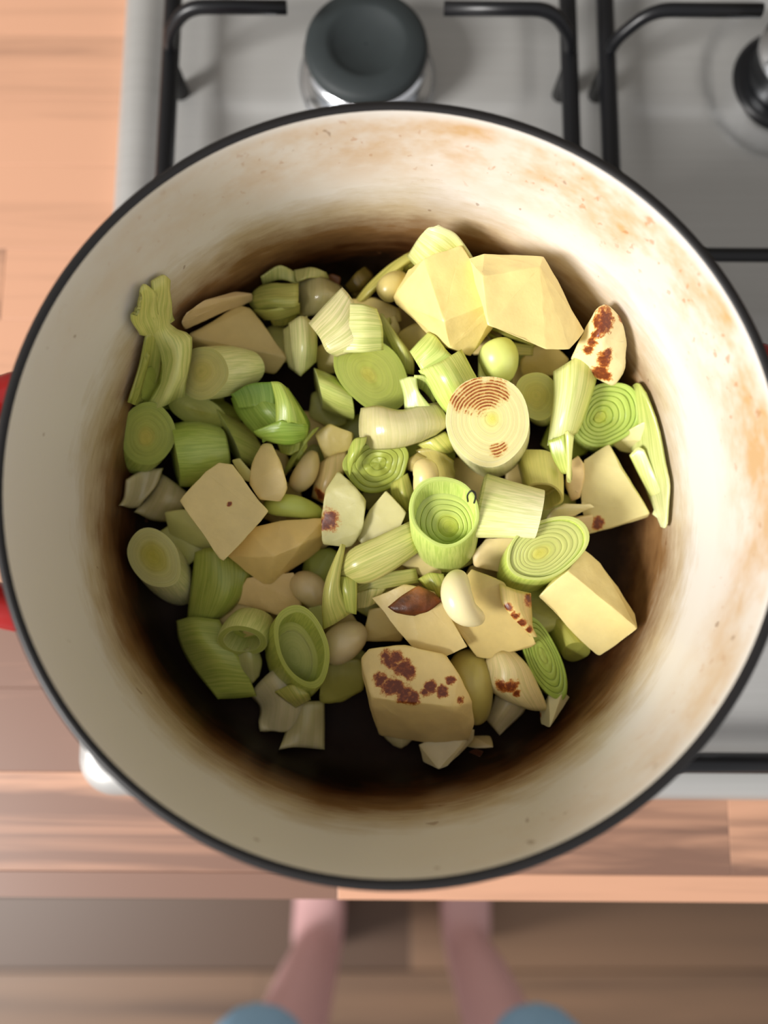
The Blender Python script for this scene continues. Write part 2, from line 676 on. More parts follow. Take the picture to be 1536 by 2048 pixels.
def bend(pts, rad, n=6):
    """polyline with rounded corners"""
    out = [Vector(pts[0])]
    for i in range(1, len(pts) - 1):
        p, a, b = Vector(pts[i]), Vector(pts[i - 1]), Vector(pts[i + 1])
        da, db = (a - p), (b - p)
        k = min(rad, da.length * 0.49, db.length * 0.49)
        s, e = p + da.normalized() * k, p + db.normalized() * k
        for t in range(n + 1):
            t /= n
            out.append((1 - t) ** 2 * s + 2 * t * (1 - t) * p + t * t * e)
    out.append(Vector(pts[-1]))
    return [yaw(v) for v in out]


def grate(x0, x1, cx, label):
    wf = 0.0052
    root = empty('pan_support', yaw(((x0 + x1) / 2, 0.16, -0.0045)))
    tag(root, label, 'pan support', 'wire pan supports on the hob')
    zf, zt, w = 0.018, 0.047, 0.0036
    y0, y1 = -0.073, 0.395
    fr = bend([((x0 + x1) / 2, y0, zf), (x1, y0, zf), (x1, y1, zf), (x0, y1, zf), (x0, y0, zf), ((x0 + x1) / 2, y0, zf)], 0.012)
    child('frame', *tube_vf(fr, [wf] * len(fr), 12), M['black_enamel'], root)
    for y in (0.187,):
        b = bend([(x0, y, zf), (x0 + 0.014, y, zt), (x1 - 0.014, y, zt), (x1, y, zf)], 0.014)
        child('cross_bar', *tube_vf(b, [w] * len(b), 12), M['black_enamel'], root)
    for by in (0.329, 0.04):
        for s, xf in ((-1, x0), (1, x1)):
            b = bend([(xf, by - 0.004, zf), (xf - s * 0.002, by - 0.003, zf + 0.012), (xf - s * 0.016, by, zt), (cx + s * 0.043, by, zt)], 0.018)
            fg = child('finger', *tube_vf(b, [w] * len(b), 12), M['black_enamel'], root)
            ft = [yaw((xf, by - 0.012, -0.0046)), yaw((xf, by - 0.012, zf - 0.001))]
            child('foot', *tube_vf(ft, [0.0055, 0.0048], 12), M['black_plastic'], root)
    for by, s in ((0.395, -1), (-0.073, 1)):
        b = bend([(cx, by, zf), (cx, by + s * 0.002, zf + 0.012), (cx, by + s * 0.014, zt), (cx, by + s * (0.026 if s < 0 else 0.075), zt)], 0.016)
        child('finger', *tube_vf(b, [w] * len(b), 12), M['black_enamel'], root)


grate(-0.127, 0.106, -0.0125, 'black wire pan support under the cream pot')
grate(0.128, 0.361, 0.247, 'black wire pan support on the hob right of the pot')

# ------------------------------------------------------------------ pot
pot = empty('casserole_pot', (POT_C.x, POT_C.y, 0.0515))
tag(pot, 'round cream-lined cast iron casserole pot with black rim and red handles', 'pot')
PB = 0.0515
outer = [(0.0005, PB), (0.100, PB), (0.112, PB + 0.004), (0.120, PB + 0.014), (0.1235, PB + 0.030), (0.1280, RIM_Z - 0.010), (0.1292, RIM_Z - 0.004)]
child('body', *lathe_vf(outer, POT_C, 160), M['red'], pot)
rimp = [(0.1292, RIM_Z - 0.004), (0.1302, RIM_Z - 0.0022), (0.1300, RIM_Z - 0.0006), (0.1288, RIM_Z), (0.1274, RIM_Z - 0.0002), (0.1266, RIM_Z - 0.0010)]
child('rim', *lathe_vf(rimp, POT_C, 160), M['rim'], pot)
inner = [(0.1266, RIM_Z - 0.0010), (0.1263, RIM_Z - 0.003), (0.1258, RIM_Z - 0.012)]
zf = POT_FLOOR
rw, rf = 0.1215, 0.026
for i in range(1, 10):
    t = i / 10
    inner.append((0.1258 + (rw - 0.1258) * t, RIM_Z - 0.012 + (zf + rf - RIM_Z + 0.012) * t))
for i in range(0, 13):
    a = math.pi / 2 * i / 12
    inner.append((rw - rf + rf * math.cos(a), zf + rf - rf * math.sin(a)))
for rr in (0.08, 0.06, 0.04, 0.02, 0.0005):
    inner.append((rr, zf))
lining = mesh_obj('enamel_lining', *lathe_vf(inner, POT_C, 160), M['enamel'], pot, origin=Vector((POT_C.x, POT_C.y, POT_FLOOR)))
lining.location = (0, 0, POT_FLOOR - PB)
for s in (-1, 1):
    zc = RIM_Z - 0.034
    hp = [Vector((POT_C.x + s * 0.1235, POT_C.y - 0.047, zc)), Vector((POT_C.x + s * 0.140, POT_C.y - 0.047, zc + 0.003)), Vector((POT_C.x + s * 0.160, POT_C.y - 0.028, zc + 0.008)),
          Vector((POT_C.x + s * 0.164, POT_C.y, zc + 0.009)), Vector((POT_C.x + s * 0.160, POT_C.y + 0.028, zc + 0.008)), Vector((POT_C.x + s * 0.140, POT_C.y + 0.047, zc + 0.003)), Vector((POT_C.x + s * 0.1235, POT_C.y + 0.047, zc))]
    rz = Matrix.Rotation(math.radians(2.3), 4, 'Z')
    sp = [POT_C + rz @ (q - POT_C) for q in spline([POT_C + Vector((q.x - POT_C.x, (q.y - POT_C.y) * 0.84, q.z)) for q in hp], 40)]
    child('handle', *tube_vf(sp, [0.0085 - 0.002 * math.sin(math.pi * i / 39) for i in range(40)], 14), M['red'], pot)

# ------------------------------------------------------------------ vegetable builders
GROUPS = {'potato chunk': 'potato chunks in the pot', 'leek': 'leek pieces in the pot', 'onion': 'onion pieces in the pot', 'garlic': 'garlic cloves in the pot'}
seed_n = [0]


def rnd():
    seed_n[0] += 1
    return random.Random(seed_n[0] * 77 + 5)


def snap(spots, vs, origin):
    """browned spots given by photo pixel, moved onto the surface seen there; radius in photo pixels"""
    out = []
    pr = []
    for v in vs:
        y, z = v[1], v[2] - CAM_H
        d = y * ST - z * CT
        pr.append((768 + F_PX * v[0] / d, 1024 - F_PX * (y * CT + z * ST) / d, v))
    for s in spots:
        near = sorted(pr, key=lambda q: (q[0] - s[0]) ** 2 + (q[1] - s[1]) ** 2)[:14]
        zm = max(q[2][2] for q in near)
        near = [q for q in near if q[2][2] > zm - 0.006]
        v = near[0][2]
        # slide to the exact pixel at that height
        t = at(s[0], s[1], v[2])
        out.append((tuple(t - origin), s[3] * 0.3 / F_PX))
    return out


def finish(o, label, cat):
    tag(o, label, cat, GROUPS.get(cat))
    return o


POT_COL = (238, 212, 126)


def grow(pts, s):
    mx = sum(p[0] for p in pts) / len(pts)
    my = sum(p[1] for p in pts) / len(pts)
    return [(mx + (p[0] - mx) * s, my + (p[1] - my) * s, p[2]) for p in pts]


def chunk(label, pts, hb=0.0, c=POT_COL, name='potato_chunk', cat='potato chunk', spots=(), shrink=0.84, soft=1, mat=None, cuts=5, c2=None):
    """knife-cut solid: visible corners (px, py, height) over a smaller base at height hb"""
    pts = grow(pts, 1.09)
    top = [P(p) for p in pts]
    mx = sum(p[0] for p in pts) / len(pts)
    my = sum(p[1] for p in pts) / len(pts)
    bot = [P((mx + (p[0] - mx) * shrink, my + (p[1] - my) * shrink, hb)) for p in pts]
    bm = bmesh.new()
    for v in top + bot:
        bm.verts.new(v)
    bmesh.ops.remove_doubles(bm, verts=list(bm.verts), dist=0.0009)
    res = bmesh.ops.convex_hull(bm, input=list(bm.verts))
    junk = [e for e in res['geom_interior'] if isinstance(e, bmesh.types.BMVert)]
    junk += [v for v in bm.verts if not v.link_faces]
    bmesh.ops.delete(bm, geom=list(set(junk)), context='VERTS')
    bmesh.ops.bevel(bm, geom=list(bm.edges), offset=min(0.0008, 0.14 * min(e.calc_length() for e in bm.edges)), segments=2, affect='EDGES', profile=0.6, clamp_overlap=True)
    bmesh.ops.triangulate(bm, faces=list(bm.faces))
    for _ in range(3):
        es = [e for e in bm.edges if e.calc_length() > 0.0035]
        if not es:
            break
        bmesh.ops.subdivide_edges(bm, edges=es, cuts=1, use_grid_fill=True)
        bmesh.ops.triangulate(bm, faces=list(bm.faces))
    for _ in range(soft):
        bmesh.ops.smooth_vert(bm, verts=list(bm.verts), factor=0.3, use_axis_x=True, use_axis_y=True, use_axis_z=True)
    rr = rnd()
    off = Vector((rr.uniform(0, 50), rr.uniform(0, 50), rr.uniform(0, 50)))
    bm.normal_update()
    for v in bm.verts:
        v.co += v.normal * (noise.noise(v.co * 90 + off) * 0.0007 + noise.noise(v.co * 330 + off) * 0.00022)
    vs, fs = bm_vf(bm)
    a, b = lin(c), lin(c2 or tuple(v * 0.97 for v in c))
    cols = []
    for v in vs:
        t = 0.5 + 0.5 * noise.noise(v * 45 + off)
        cols.append(tuple(a[i] * (1 - t) + b[i] * t for i in range(3)))
    n = len(vs)
    origin = Vector((sum(v.x for v in vs) / n, sum(v.y for v in vs) / n, min(v.z for v in vs)))
    m = mat or M['potato']
    if spots:
        m = veg_mat(name + '_browned', mottle=0.07, rough=0.42, sss=0.2, bmp=0.18, spots=snap(spots, vs, origin))
    o = mesh_obj(name, vs, fs, m, cols=cols, origin=origin)
    return finish(o, label, cat)


GREEN, PALE, WHITE, CORE, OLIVE, DEEP = (172, 200, 84), (212, 222, 142), (236, 236, 198), (208, 206, 82), (158, 170, 70), (120, 160, 56)


def tone(c, k=0.2):
    """flesh colours a little paler and yellower"""
    return tuple(a * (1 - k) + t * k for a, t in zip(c, (240, 234, 146)))


def leek(label, c, u, v, w, n=5, face=(CORE, (196, 206, 110), PALE), side=(PALE, WHITE), hollow=0.0, taper=0.95, core_r=0.26, rough=0.03, spots=(), rings=False, name='leek_round', jag=0.035, bulge=0.03, grv=0.0, ecc=None):
    """slice of leek: cut face ellipse (centre c, axis ends u and v), far end centred at w; every leaf layer is its own part"""
    C, U, V, W = P(c), (P(u) - P(c)) * 1.06, (P(v) - P(c)) * 1.06, P(w) - P(c)
    rr = rnd()
    root_loc = C + W
    root = empty(name, root_loc)
    ph = [rr.uniform(0, 6.28) for _ in range(4)]
    if ecc is None:
        ecc = (rr.uniform(-.12, .12), rr.uniform(-.12, .12))

    def shape(a):
        return 1 + rough * math.sin(2 * a + ph[0]) + rough * 0.6 * math.sin(3 * a + ph[1]) + rough * 0.4 * math.sin(5 * a + ph[2])

    seg = 44
    fcol = [lin(tone(x)) for x in face]
    scol = [lin(tone(x)) for x in side]

    def facecol(r):
        t = min(1, max(0, (r - core_r) / (1 - core_r)))
        t = t ** 0.8
        if t < 0.12:
            t /= 0.12
            t = 0.5 + 0.5 * t
            return tuple((fcol[0][i] * (1 - t) + fcol[1][i] * t) for i in range(3))
        return tuple(fcol[1][i] * (1 - t) + fcol[2][i] * t for i in range(3))

    def pos(a, r, s):
        k = (1 - (1 - taper) * s + bulge * math.sin(math.pi * min(max(s, 0), 1))) * shape(a)
        e = (1 - r) if r < 0.999 else 0
        return C + (U * math.cos(a) + V * math.sin(a)) * (r * k) + (U * ecc[0] + V * ecc[1]) * e + W * s

    wl = max(W.length, 1e-4)
    um = (U.length + V.length) / 2
    edges = [core_r + (1 - core_r) * ((i / n) ** 0.9) for i in range(n + 1)]
    face_mat, side_mat = M['leek_ring'], M['leek']
    if spots:
        sp = [(tuple(P(s[:3]) - root_loc), s[3] * 0.3 / F_PX) for s in spots]
        rg = (tuple(C - root_loc), 2 * math.pi / (um / n) * 2.0) if rings else None
        face_mat = veg_mat('leek_toasted', stripe=0.05, mottle=0.05, rough=0.36, sss=0.2, freq=70, spots=sp, rings=rg)
        side_mat = face_mat
    dep = []
    for i in range(n + 1):
        e = rr.uniform(-1, 1) * grv / wl
        if hollow and i < n:
            e += hollow * (0.8 + 0.2 * (1 - i / n))
        dep.append(e)
    # layers, outermost last
    for i in range(n):
        r0, r1 = edges[i], edges[i + 1] * (1.0 if i == n - 1 or not grv else 0.992)
        off = dep[i + 1]
        end = 0.96 if i == n - 1 else max(0.5, min(0.9, off + 0.35))
        th = grv * 0.8 / wl
        prof = [(r0, end, 1), (r0, off + th * 1.2, 1), (r0 + (r1 - r0) * 0.15, off + th * 0.3, 0), (r0 + (r1 - r0) * 0.5, off, 0), (r0 + (r1 - r0) * 0.88, off + th * 0.2, 0),
                (r1, off + th * 1.6, 1)]
        for q in (0.12, 0.3, 0.55, 0.8):
            if off + q < end - 0.02:
                prof.append((r1, off + q, 1))
        prof.append((r1, end, 1))
        if i == n - 1:
            prof.append((r1 * 0.9, 1.0, 1))
        vs, cols, uvs, fs = [], [], [], []
        m = len(prof)
        jp = ph[3] + (rr.uniform(-1, 1) if grv else 0)
        for k in range(seg):
            a = 2 * math.pi * k / seg
            jj = jag * 0.35 * (math.sin(2 * a + jp) * 0.6 + math.sin(5 * a + jp * 2) * 0.25)
            for (r_, s_, sd) in prof:
                s2 = s_ + (jj if s_ < end * 0.6 else 0)
                vs.append(pos(a, r_, s2))
                if sd and i == n - 1:
                    t = min(1, max(0, s_))
                    cols.append(tuple(scol[0][q] * (1 - t) + scol[1][q] * t for q in range(3)))
                else:
                    f_ = facecol(r_)
                    g_ = 0.975 if (i % 2) else 1.015
                    cols.append(tuple(x * g_ for x in f_))
                uvs.append((k / seg, s_ * wl / 0.03) if (sd and i == n - 1) else (r_ * 0.8 + 3.0, 0.37))
        for k in range(seg):
            l = (k + 1) % seg
            for q in range(m):
                q2 = (q + 1) % m
                fs.append([k * m + q, k * m + q2, l * m + q2, l * m + q])
        lo = child('outer_leaf' if i == n - 1 else 'leaf_layer', vs, fs, side_mat if i == n - 1 else face_mat, root, cols=cols, uvs=uvs)
        lo.data.set_sharp_from_angle(angle=math.radians(38))
    off = dep[0]
    th0 = grv / wl
    prof = [(core_r * 0.999, max(0.6, off + 0.2)), (core_r * 0.999, off + th0), (core_r * 0.93, off), (core_r * 0.5, off), (core_r * 0.2, off)]
    vs, cols, uvs, fs = [], [], [], []
    m = len(prof)
    for k in range(28):
        a = 2 * math.pi * k / 28
        jj = jag * 0.35 * (math.sin(2 * a + ph[3]) * 0.6 + math.sin(5 * a + ph[3] * 2) * 0.25)
        for r_, s_ in prof:
            vs.append(pos(a, r_, s_ + jj * min(1, r_ / core_r)))
            t_ = 0.5 * max(0.0, r_ / core_r - 0.3) / 0.7
            cols.append(tuple(fcol[0][q] * (1 - t_) + fcol[1][q] * t_ for q in range(3)))
            uvs.append((r_ * 0.8 + 3.0, 0.37))
    for k in range(28):
        l = (k + 1) % 28
        for q in range(m - 1):
            fs.append([k * m + q, k * m + q + 1, l * m + q + 1, l * m + q])
    vs.append(C + U * ecc[0] + V * ecc[1] + W * off)
    cols.append(fcol[0])
    uvs.append((3.0, 0.37))
    for k in range(28):
        fs.append([k * m + m - 1, len(vs) - 1, ((k + 1) % 28) * m + m - 1])
    co_ = child('core', vs, fs, face_mat, root, cols=cols, uvs=uvs)
    co_.data.set_sharp_from_angle(angle=math.radians(38))
    return finish(root, label, 'leek')


def sheet_geo(grid, th, cols, ru=14, rv=14, along='v', wav=0.0, edge=0.6):
    """thick curved sheet through a grid of control points; cols = corner colours (first row l, r, last row l, r)"""
    flat = grow([p for row in grid for p in row], 1.10)
    w_ = len(grid[0])
    grid = [flat[i * w_:(i + 1) * w_] for i in range(len(grid))]
    rows = [spline([P(p) for p in row], ru) for row in grid]
    surf = [spline([rows[i][k] for i in range(len(rows))], rv) for k in range(ru)]   # surf[k][j]
    rr = rnd()
    off = Vector((rr.uniform(0, 50), rr.uniform(0, 50), 0))
    pts = [[surf[k][j] for k in range(ru)] for j in range(rv)]
    nor = []
    for j in range(rv):
        rown = []
        for k in range(ru):
            du = pts[j][min(k + 1, ru - 1)] - pts[j][max(k - 1, 0)]
            dv = pts[min(j + 1, rv - 1)][k] - pts[max(j - 1, 0)][k]
            n_ = du.cross(dv)
            if n_.length < 1e-12:
                n_ = Vector((0, 0, 1))
            n_.normalize()
            if n_.z < 0:
                n_ = -n_
            rown.append(n_)
        nor.append(rown)
    # one consistent side
    cc = [lin(tone(x, 0.16) if max(x) > 130 else x) for x in cols]
    vs, co, uv, fs = [], [], [], []
    ulen = sum((pts[rv // 2][k + 1] - pts[rv // 2][k]).length for k in range(ru - 1))
    vlen = sum((pts[j + 1][ru // 2] - pts[j][ru // 2]).length for j in range(rv - 1))
    for side in (0, 1):
        for j in range(rv):
            for k in range(ru):
                tu, tv = k / (ru - 1), j / (rv - 1)
                p = pts[j][k]
                wv = wav * noise.noise(p * 160 + off) if wav else 0
                em = min(1.0, min(tu, 1 - tu, tv, 1 - tv) / 0.10 * (1 - edge) + edge)
                tt = th * em
                p = p + nor[j][k] * (wv - (th - tt) * 0.5 - (tt if side else 0))
                vs.append(p)
                c = tuple((cc[0][i] * (1 - tu) + cc[1][i] * tu) * (1 - tv) + (cc[2][i] * (1 - tu) + cc[3][i] * tu) * tv for i in range(3))
                co.append(c)
                a_, b_ = tu * ulen, tv * vlen
                uv.append((a_, b_) if along == 'v' else (b_, a_))
    n = ru * rv
    for j in range(rv - 1):
        for k in range(ru - 1):
            a = j * ru + k
            fs.append([a, a + 1, a + ru + 1, a + ru])
            fs.append([n + a, n + a + ru, n + a + ru + 1, n + a + 1])
    border = [k for k in range(ru)] + [j * ru + ru - 1 for j in range(1, rv)] + [(rv - 1) * ru + k for k in range(ru - 2, -1, -1)] + [j * ru for j in range(rv - 2, 0, -1)]
    for i in range(len(border)):
        a, b = border[i], border[(i + 1) % len(border)]
        fs.append([a, n + a, n + b, b])
    return vs, fs, co, uv


def sheet(label, grid, th=0.0016, cols=(GREEN, GREEN, PALE, PALE), name='leek_leaf_piece', cat='leek', mat='leaf', along='v', wav=0.0, spots=()):
    vs, fs, co, uv = sheet_geo(grid, th, cols, along=along, wav=wav)
    n = len(vs)
    origin = Vector((sum(v.x for v in vs) / n, sum(v.y for v in vs) / n, min(v.z for v in vs)))
    m = M[mat]
    if spots:
        m = veg_mat(name + '_browned', stripe=0.1, mottle=0.07, rough=0.34, sss=0.2, freq=900, spots=snap(spots, vs, origin))
    o = mesh_obj(name, vs, fs, m, cols=co, uvs=uv, origin=origin)
    return finish(o, label, cat)


def bundle(label, sheets, name='leek_leaf_bundle', cat='leek', part='leaf_layer'):
    data = [sheet_geo(s['grid'], s.get('th', 0.0013), s['cols'], along=s.get('along', 'v'), wav=s.get('wav', 0)) for s in sheets]
    allv = [v for d in data for v in d[0]]
    n = len(allv)
    root = empty(name, Vector((sum(v.x for v in allv) / n, sum(v.y for v in allv) / n, min(v.z for v in allv))))
    for s, (vs, fs, co, uv) in zip(sheets, data):
        child(part, vs, fs, M[s.get('mat', 'leaf')], root, cols=co, uvs=uv)
    return finish(root, label, cat)


def clove(label, spine, rad, c=(240, 226, 176), name='garlic_clove', cat='garlic', mat='garlic', flat=1.0):
    """plump bent body along a spine; rad in photo pixels"""
    n = 26
    pts = spline([P(p) for p in spine], n)
    rads = []
    for i in range(n):
        t = i / (n - 1)
        k = math.sqrt(max(0.0, 1 - (2 * t - 1) ** 2)) ** 0.85
        k *= 1 - 0.22 * t
        rads.append(max(0.0002, rad * 0.32 / F_PX * k))
    vs, fs = tube_vf(pts, rads, 22)
    cc = lin(c)
    cols = [tuple(x * (0.97 + 0.05 * noise.noise(v * 80)) for x in cc) for v in vs]
    o = mesh_obj(name, vs, fs, M[mat], cols=cols)
    return finish(o, label, cat)


# ------------------------------------------------------------------ the food, pile by pile
# ---- buried pieces that only show through the gaps
BURIED = [
    ('K', 330, 770, 'dim green leek piece behind the wilted leaf at the left wall'),
    ('K', 400, 770, 'dim leek piece showing between the pale round and the wedged piece'),
    ('K', 560, 690, 'green leek piece showing between broad potato and white layer stack'),
    ('P', 540, 930, 'potato piece showing below the tangled leek shreds'),
    ('P', 610, 870, 'potato piece showing left of the yellow potato triangle'),
    ('K', 660, 815, 'green leek piece showing below the ribbed leek length'),
    ('K', 760, 690, 'small green leek piece beside the long green strip'),
    ('P', 830, 640, 'potato piece deep in the gap left of the biggest potato'),
    ('P', 960, 660, 'potato piece deep between the two biggest upper potatoes'),
    ('K', 1010, 730, 'dim leek piece in the gap right of the pale leek bud'),
    ('P', 1070, 765, 'potato sliver showing above the yellow-green leek end'),
    ('K', 1130, 880, 'dim leek piece behind the narrow green fin'),
    ('K', 640, 930, 'dim leek piece above the stained onion scale'),
    ('P', 690, 990, 'potato piece showing above the brown-spotted leek chunk'),
    ('K', 720, 880, 'dim leek piece left above the green knot'),
    ('K', 860, 900, 'leek piece deep under the right end of the onion slab'),
    ('P', 930, 960, 'potato piece in the gap between toasted round and hollow cup'),
    ('P', 1050, 950, 'potato piece right below the toasted leek round'),
    ('K', 1100, 1020, 'leek piece under the mouth of the limp yellow tube'),
    ('P', 560, 1010, 'potato piece under the light green leek sliver'),
    ('K', 362, 1086, 'leek piece between the cream round and the yellow wedge'),
    ('P', 620, 1060, 'potato piece at the right tip of the golden wedge'),
    ('K', 650, 1135, 'leek piece left of the yellow bent leaf'),
    ('P', 720, 1120, 'potato piece above the rough yellow strip'),
    ('K', 905, 1105, 'leek piece under the right foot of the hollow cup'),
    ('K', 1050, 1170, 'leek piece under the layered green leek half'),
    ('P', 970, 1160, 'potato piece behind the top of the garlic-topped chunk'),
    ('K', 880, 1180, 'leek piece left of the plump garlic clove'),
    ('P', 800, 1160, 'potato piece under the frayed leek fibres'),
    ('K', 740, 1185, 'leek piece under the left end of the frayed fibres'),
    ('P', 620, 1200, 'potato piece under the pale round onion piece'),
    ('P', 480, 1230, 'potato piece above the short ribbed leek tube'),
    ('P', 545, 1260, 'potato piece between ribbed tube and hollow leek ring'),
    ('P', 670, 1250, 'potato piece between the bent leaf and beige onion chunk'),
    ('K', 700, 1330, 'leek piece beside the upper left corner of the charred block'),
    ('K', 1085, 1225, 'leek piece left below the large right potato block'),
]
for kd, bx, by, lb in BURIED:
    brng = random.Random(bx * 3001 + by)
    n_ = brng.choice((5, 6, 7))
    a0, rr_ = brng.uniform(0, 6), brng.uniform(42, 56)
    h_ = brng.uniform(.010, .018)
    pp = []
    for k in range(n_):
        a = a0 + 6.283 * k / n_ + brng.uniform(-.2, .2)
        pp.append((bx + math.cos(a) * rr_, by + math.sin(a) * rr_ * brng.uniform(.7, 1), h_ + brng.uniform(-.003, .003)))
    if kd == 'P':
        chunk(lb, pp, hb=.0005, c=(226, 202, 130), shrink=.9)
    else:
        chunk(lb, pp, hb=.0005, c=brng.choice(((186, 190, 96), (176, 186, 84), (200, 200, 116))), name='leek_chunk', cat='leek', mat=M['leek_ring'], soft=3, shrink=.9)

# ---- upper left
bundle('wilted pale leek leaf standing up the left pot wall', [
    dict(grid=[[(276, 620, .048), (290, 578, .060), (312, 590, .062)], [(268, 640, .046), (292, 640, .056), (318, 640, .058)], [(284, 668, .044), (305, 672, .052), (322, 672, .054)]],
         cols=((208, 206, 110), (214, 214, 130), (200, 200, 110), (214, 214, 130)), wav=.001),
    dict(grid=[[(312, 578, .060), (330, 565, .064), (341, 572, .060)], [(306, 630, .056), (326, 620, .060), (344, 622, .056)], [(305, 668, .050), (330, 660, .056), (345, 652, .052)], [(318, 705, .046), (350, 690, .054), (379, 672, .050)],
               [(322, 745, .042), (350, 740, .050), (378, 722, .044)], [(292, 806, .036), (325, 802, .040), (366, 782, .036)]],
         cols=((206, 204, 116), (212, 206, 128), (214, 222, 130), (224, 228, 146)), wav=.0012, th=.0018),
    dict(grid=[[(294, 678, .046), (308, 672, .048), (322, 690, .046)], [(282, 735, .036), (300, 735, .042), (318, 745, .040)], [(262, 800, .028), (280, 806, .032), (298, 806, .032)]],
         cols=((168, 170, 84), (180, 180, 96), (150, 156, 66), (168, 172, 80))),
])
chunk('thin beige potato slice on edge behind the upper left pieces', [(367, 642, .030), (374, 656, .028), (440, 630, .030), (498, 602, .030), (499, 590, .034), (462, 586, .037), (410, 602, .037), (376, 624, .035)], hb=.006, c=(212, 184, 132), name='potato_slice')
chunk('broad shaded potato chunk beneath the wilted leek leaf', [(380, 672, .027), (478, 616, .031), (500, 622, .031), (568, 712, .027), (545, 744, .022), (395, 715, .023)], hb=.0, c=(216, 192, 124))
leek('pale leek round with yellow cut end facing lower left', (405, 747, .040), (422, 698, .046), (450, 760, .045), (494, 738, .030), n=4, face=((208, 192, 104), (216, 202, 118), (214, 208, 130)), side=((222, 222, 150), (224, 230, 160)), core_r=.4, bulge=.12, taper=.72)
leek('yellow-green leek piece wedged under the pale upper left round', (395, 822, .026), (452, 838, .024), (392, 792, .030), (430, 822, .006), n=4, face=((172, 168, 70), (176, 176, 80), (182, 186, 88)), side=((190, 202, 100), (170, 190, 80)))
bundle('bright green folded leek top with ribbed leaves', [
    dict(grid=[[(469, 800, .034), (505, 785, .040), (540, 780, .040), (574, 780, .034)], [(482, 832, .033), (525, 818, .043), (562, 812, .043), (600, 818, .034)], [(514, 868, .030), (550, 852, .040), (585, 846, .040), (615, 848, .030)], [(540, 882, .026), (562, 884, .032), (585, 884, .032), (606, 878, .026)]],
         cols=(DEEP, GREEN, GREEN, (150, 184, 70))),
    dict(grid=[[(465, 790, .040), (500, 770, .044), (545, 766, .046)], [(470, 798, .039), (508, 790, .043), (546, 790, .045)], [(478, 815, .038), (512, 812, .042), (545, 810, .044)]], cols=((96, 140, 48), (104, 150, 50), (150, 186, 74), (150, 186, 74))),
    dict(grid=[[(544, 767, .050), (562, 768, .051), (578, 780, .046)], [(552, 805, .050), (578, 805, .052), (602, 822, .045)], [(553, 848, .047), (584, 842, .049), (614, 850, .041)]], cols=((186, 206, 92), (176, 204, 90), (190, 212, 100), (170, 200, 84))),
    dict(grid=[[(512, 864, .044), (548, 848, .048), (568, 845, .050), (612, 852, .043)], [(518, 872, .042), (548, 868, .046), (580, 868, .046), (612, 866, .041)], [(532, 880, .038), (560, 888, .041), (585, 888, .041), (606, 880, .038)]], cols=((160, 194, 74), (152, 190, 72), (150, 186, 70), (140, 180, 64)), along='u'),
], name='leek_leaf_bundle')
leek('round olive green leek slice at the far left wall', (296, 868, .034), (346, 860, .036), (288, 808, .039), (278, 892, .006), n=4, face=((196, 186, 72), (166, 178, 70), (160, 178, 72)), side=((156, 176, 72), (150, 170, 70)), core_r=.3)
leek('smooth green leek length lying right of the olive slice', (348, 910, .020), (338, 852, .024), (354, 906, .038), (450, 902, .018), n=3, face=(CORE, GREEN, GREEN), side=((150, 178, 66), (176, 198, 96)), taper=.78, bulge=.16, name='leek_length')
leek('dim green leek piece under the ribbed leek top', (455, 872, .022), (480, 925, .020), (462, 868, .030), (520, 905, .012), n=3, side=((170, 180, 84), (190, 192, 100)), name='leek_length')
sheet('small translucent onion petal under the far left leek slice', [[(258, 962, .018), (290, 945, .022), (320, 940, .022)], [(256, 988, .016), (282, 980, .020), (304, 978, .020)], [(250, 1008, .012), (264, 1014, .014), (278, 1014, .015)]], .0028, ((204, 192, 150), (196, 186, 140), (188, 176, 140), (188, 176, 136)), name='onion_petal', cat='onion', mat='onion')
sheet('greyish onion petal beside the diamond potato', [[(318, 950, .016), (340, 962, .018), (374, 988, .016)], [(296, 990, .014), (325, 1000, .020), (368, 1012, .016)], [(276, 1020, .010), (304, 1038, .014), (340, 1042, .012)]], .003, ((190, 178, 134), (186, 172, 128), (184, 172, 128), (176, 164, 118)), name='onion_petal', cat='onion', mat='onion')
chunk('flat diamond-shaped potato chunk left of centre', [(367, 1002, .042), (415, 948, .044), (440, 932, .044), (464, 936, .044), (484, 968, .044), (529, 1021, .044), (519, 1036, .044), (448, 1113, .040), (440, 1108, .040)], hb=.016, c=(236, 214, 146), shrink=.9, spots=((459, 1008, .0445, 5),))
chunk('pale yellow leek wedge under the diamond potato', [(331, 1026, .024), (378, 1022, .026), (440, 1100, .022), (396, 1096, .017), (346, 1080, .016)], hb=.0, c=(206, 204, 124), name='leek_wedge', cat='leek', mat=M['leek_ring'])
leek('cream leek round with green core at the left wall', (308, 1116, .030), (360, 1126, .032), (304, 1062, .033), (346, 1160, .004), n=3, face=((172, 164, 54), (190, 186, 104), (202, 198, 132)), side=((210, 208, 146), (222, 218, 166)), core_r=.5, bulge=.06)
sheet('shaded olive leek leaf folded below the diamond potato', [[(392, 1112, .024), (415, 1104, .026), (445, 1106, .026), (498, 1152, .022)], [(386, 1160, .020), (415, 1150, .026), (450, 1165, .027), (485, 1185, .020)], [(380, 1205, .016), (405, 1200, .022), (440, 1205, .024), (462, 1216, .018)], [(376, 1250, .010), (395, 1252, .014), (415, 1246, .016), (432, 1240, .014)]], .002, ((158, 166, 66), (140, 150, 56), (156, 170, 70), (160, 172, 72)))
chunk('beige tapered leek root piece pointing up beside the diamond potato', [(525, 891, .040), (543, 891, .041), (560, 930, .045), (573, 975, .044), (560, 1000, .041), (520, 996, .041), (500, 966, .040), (506, 930, .040)], hb=.026, c=(224, 200, 132), name='leek_root_piece', cat='leek', shrink=.8, soft=4)
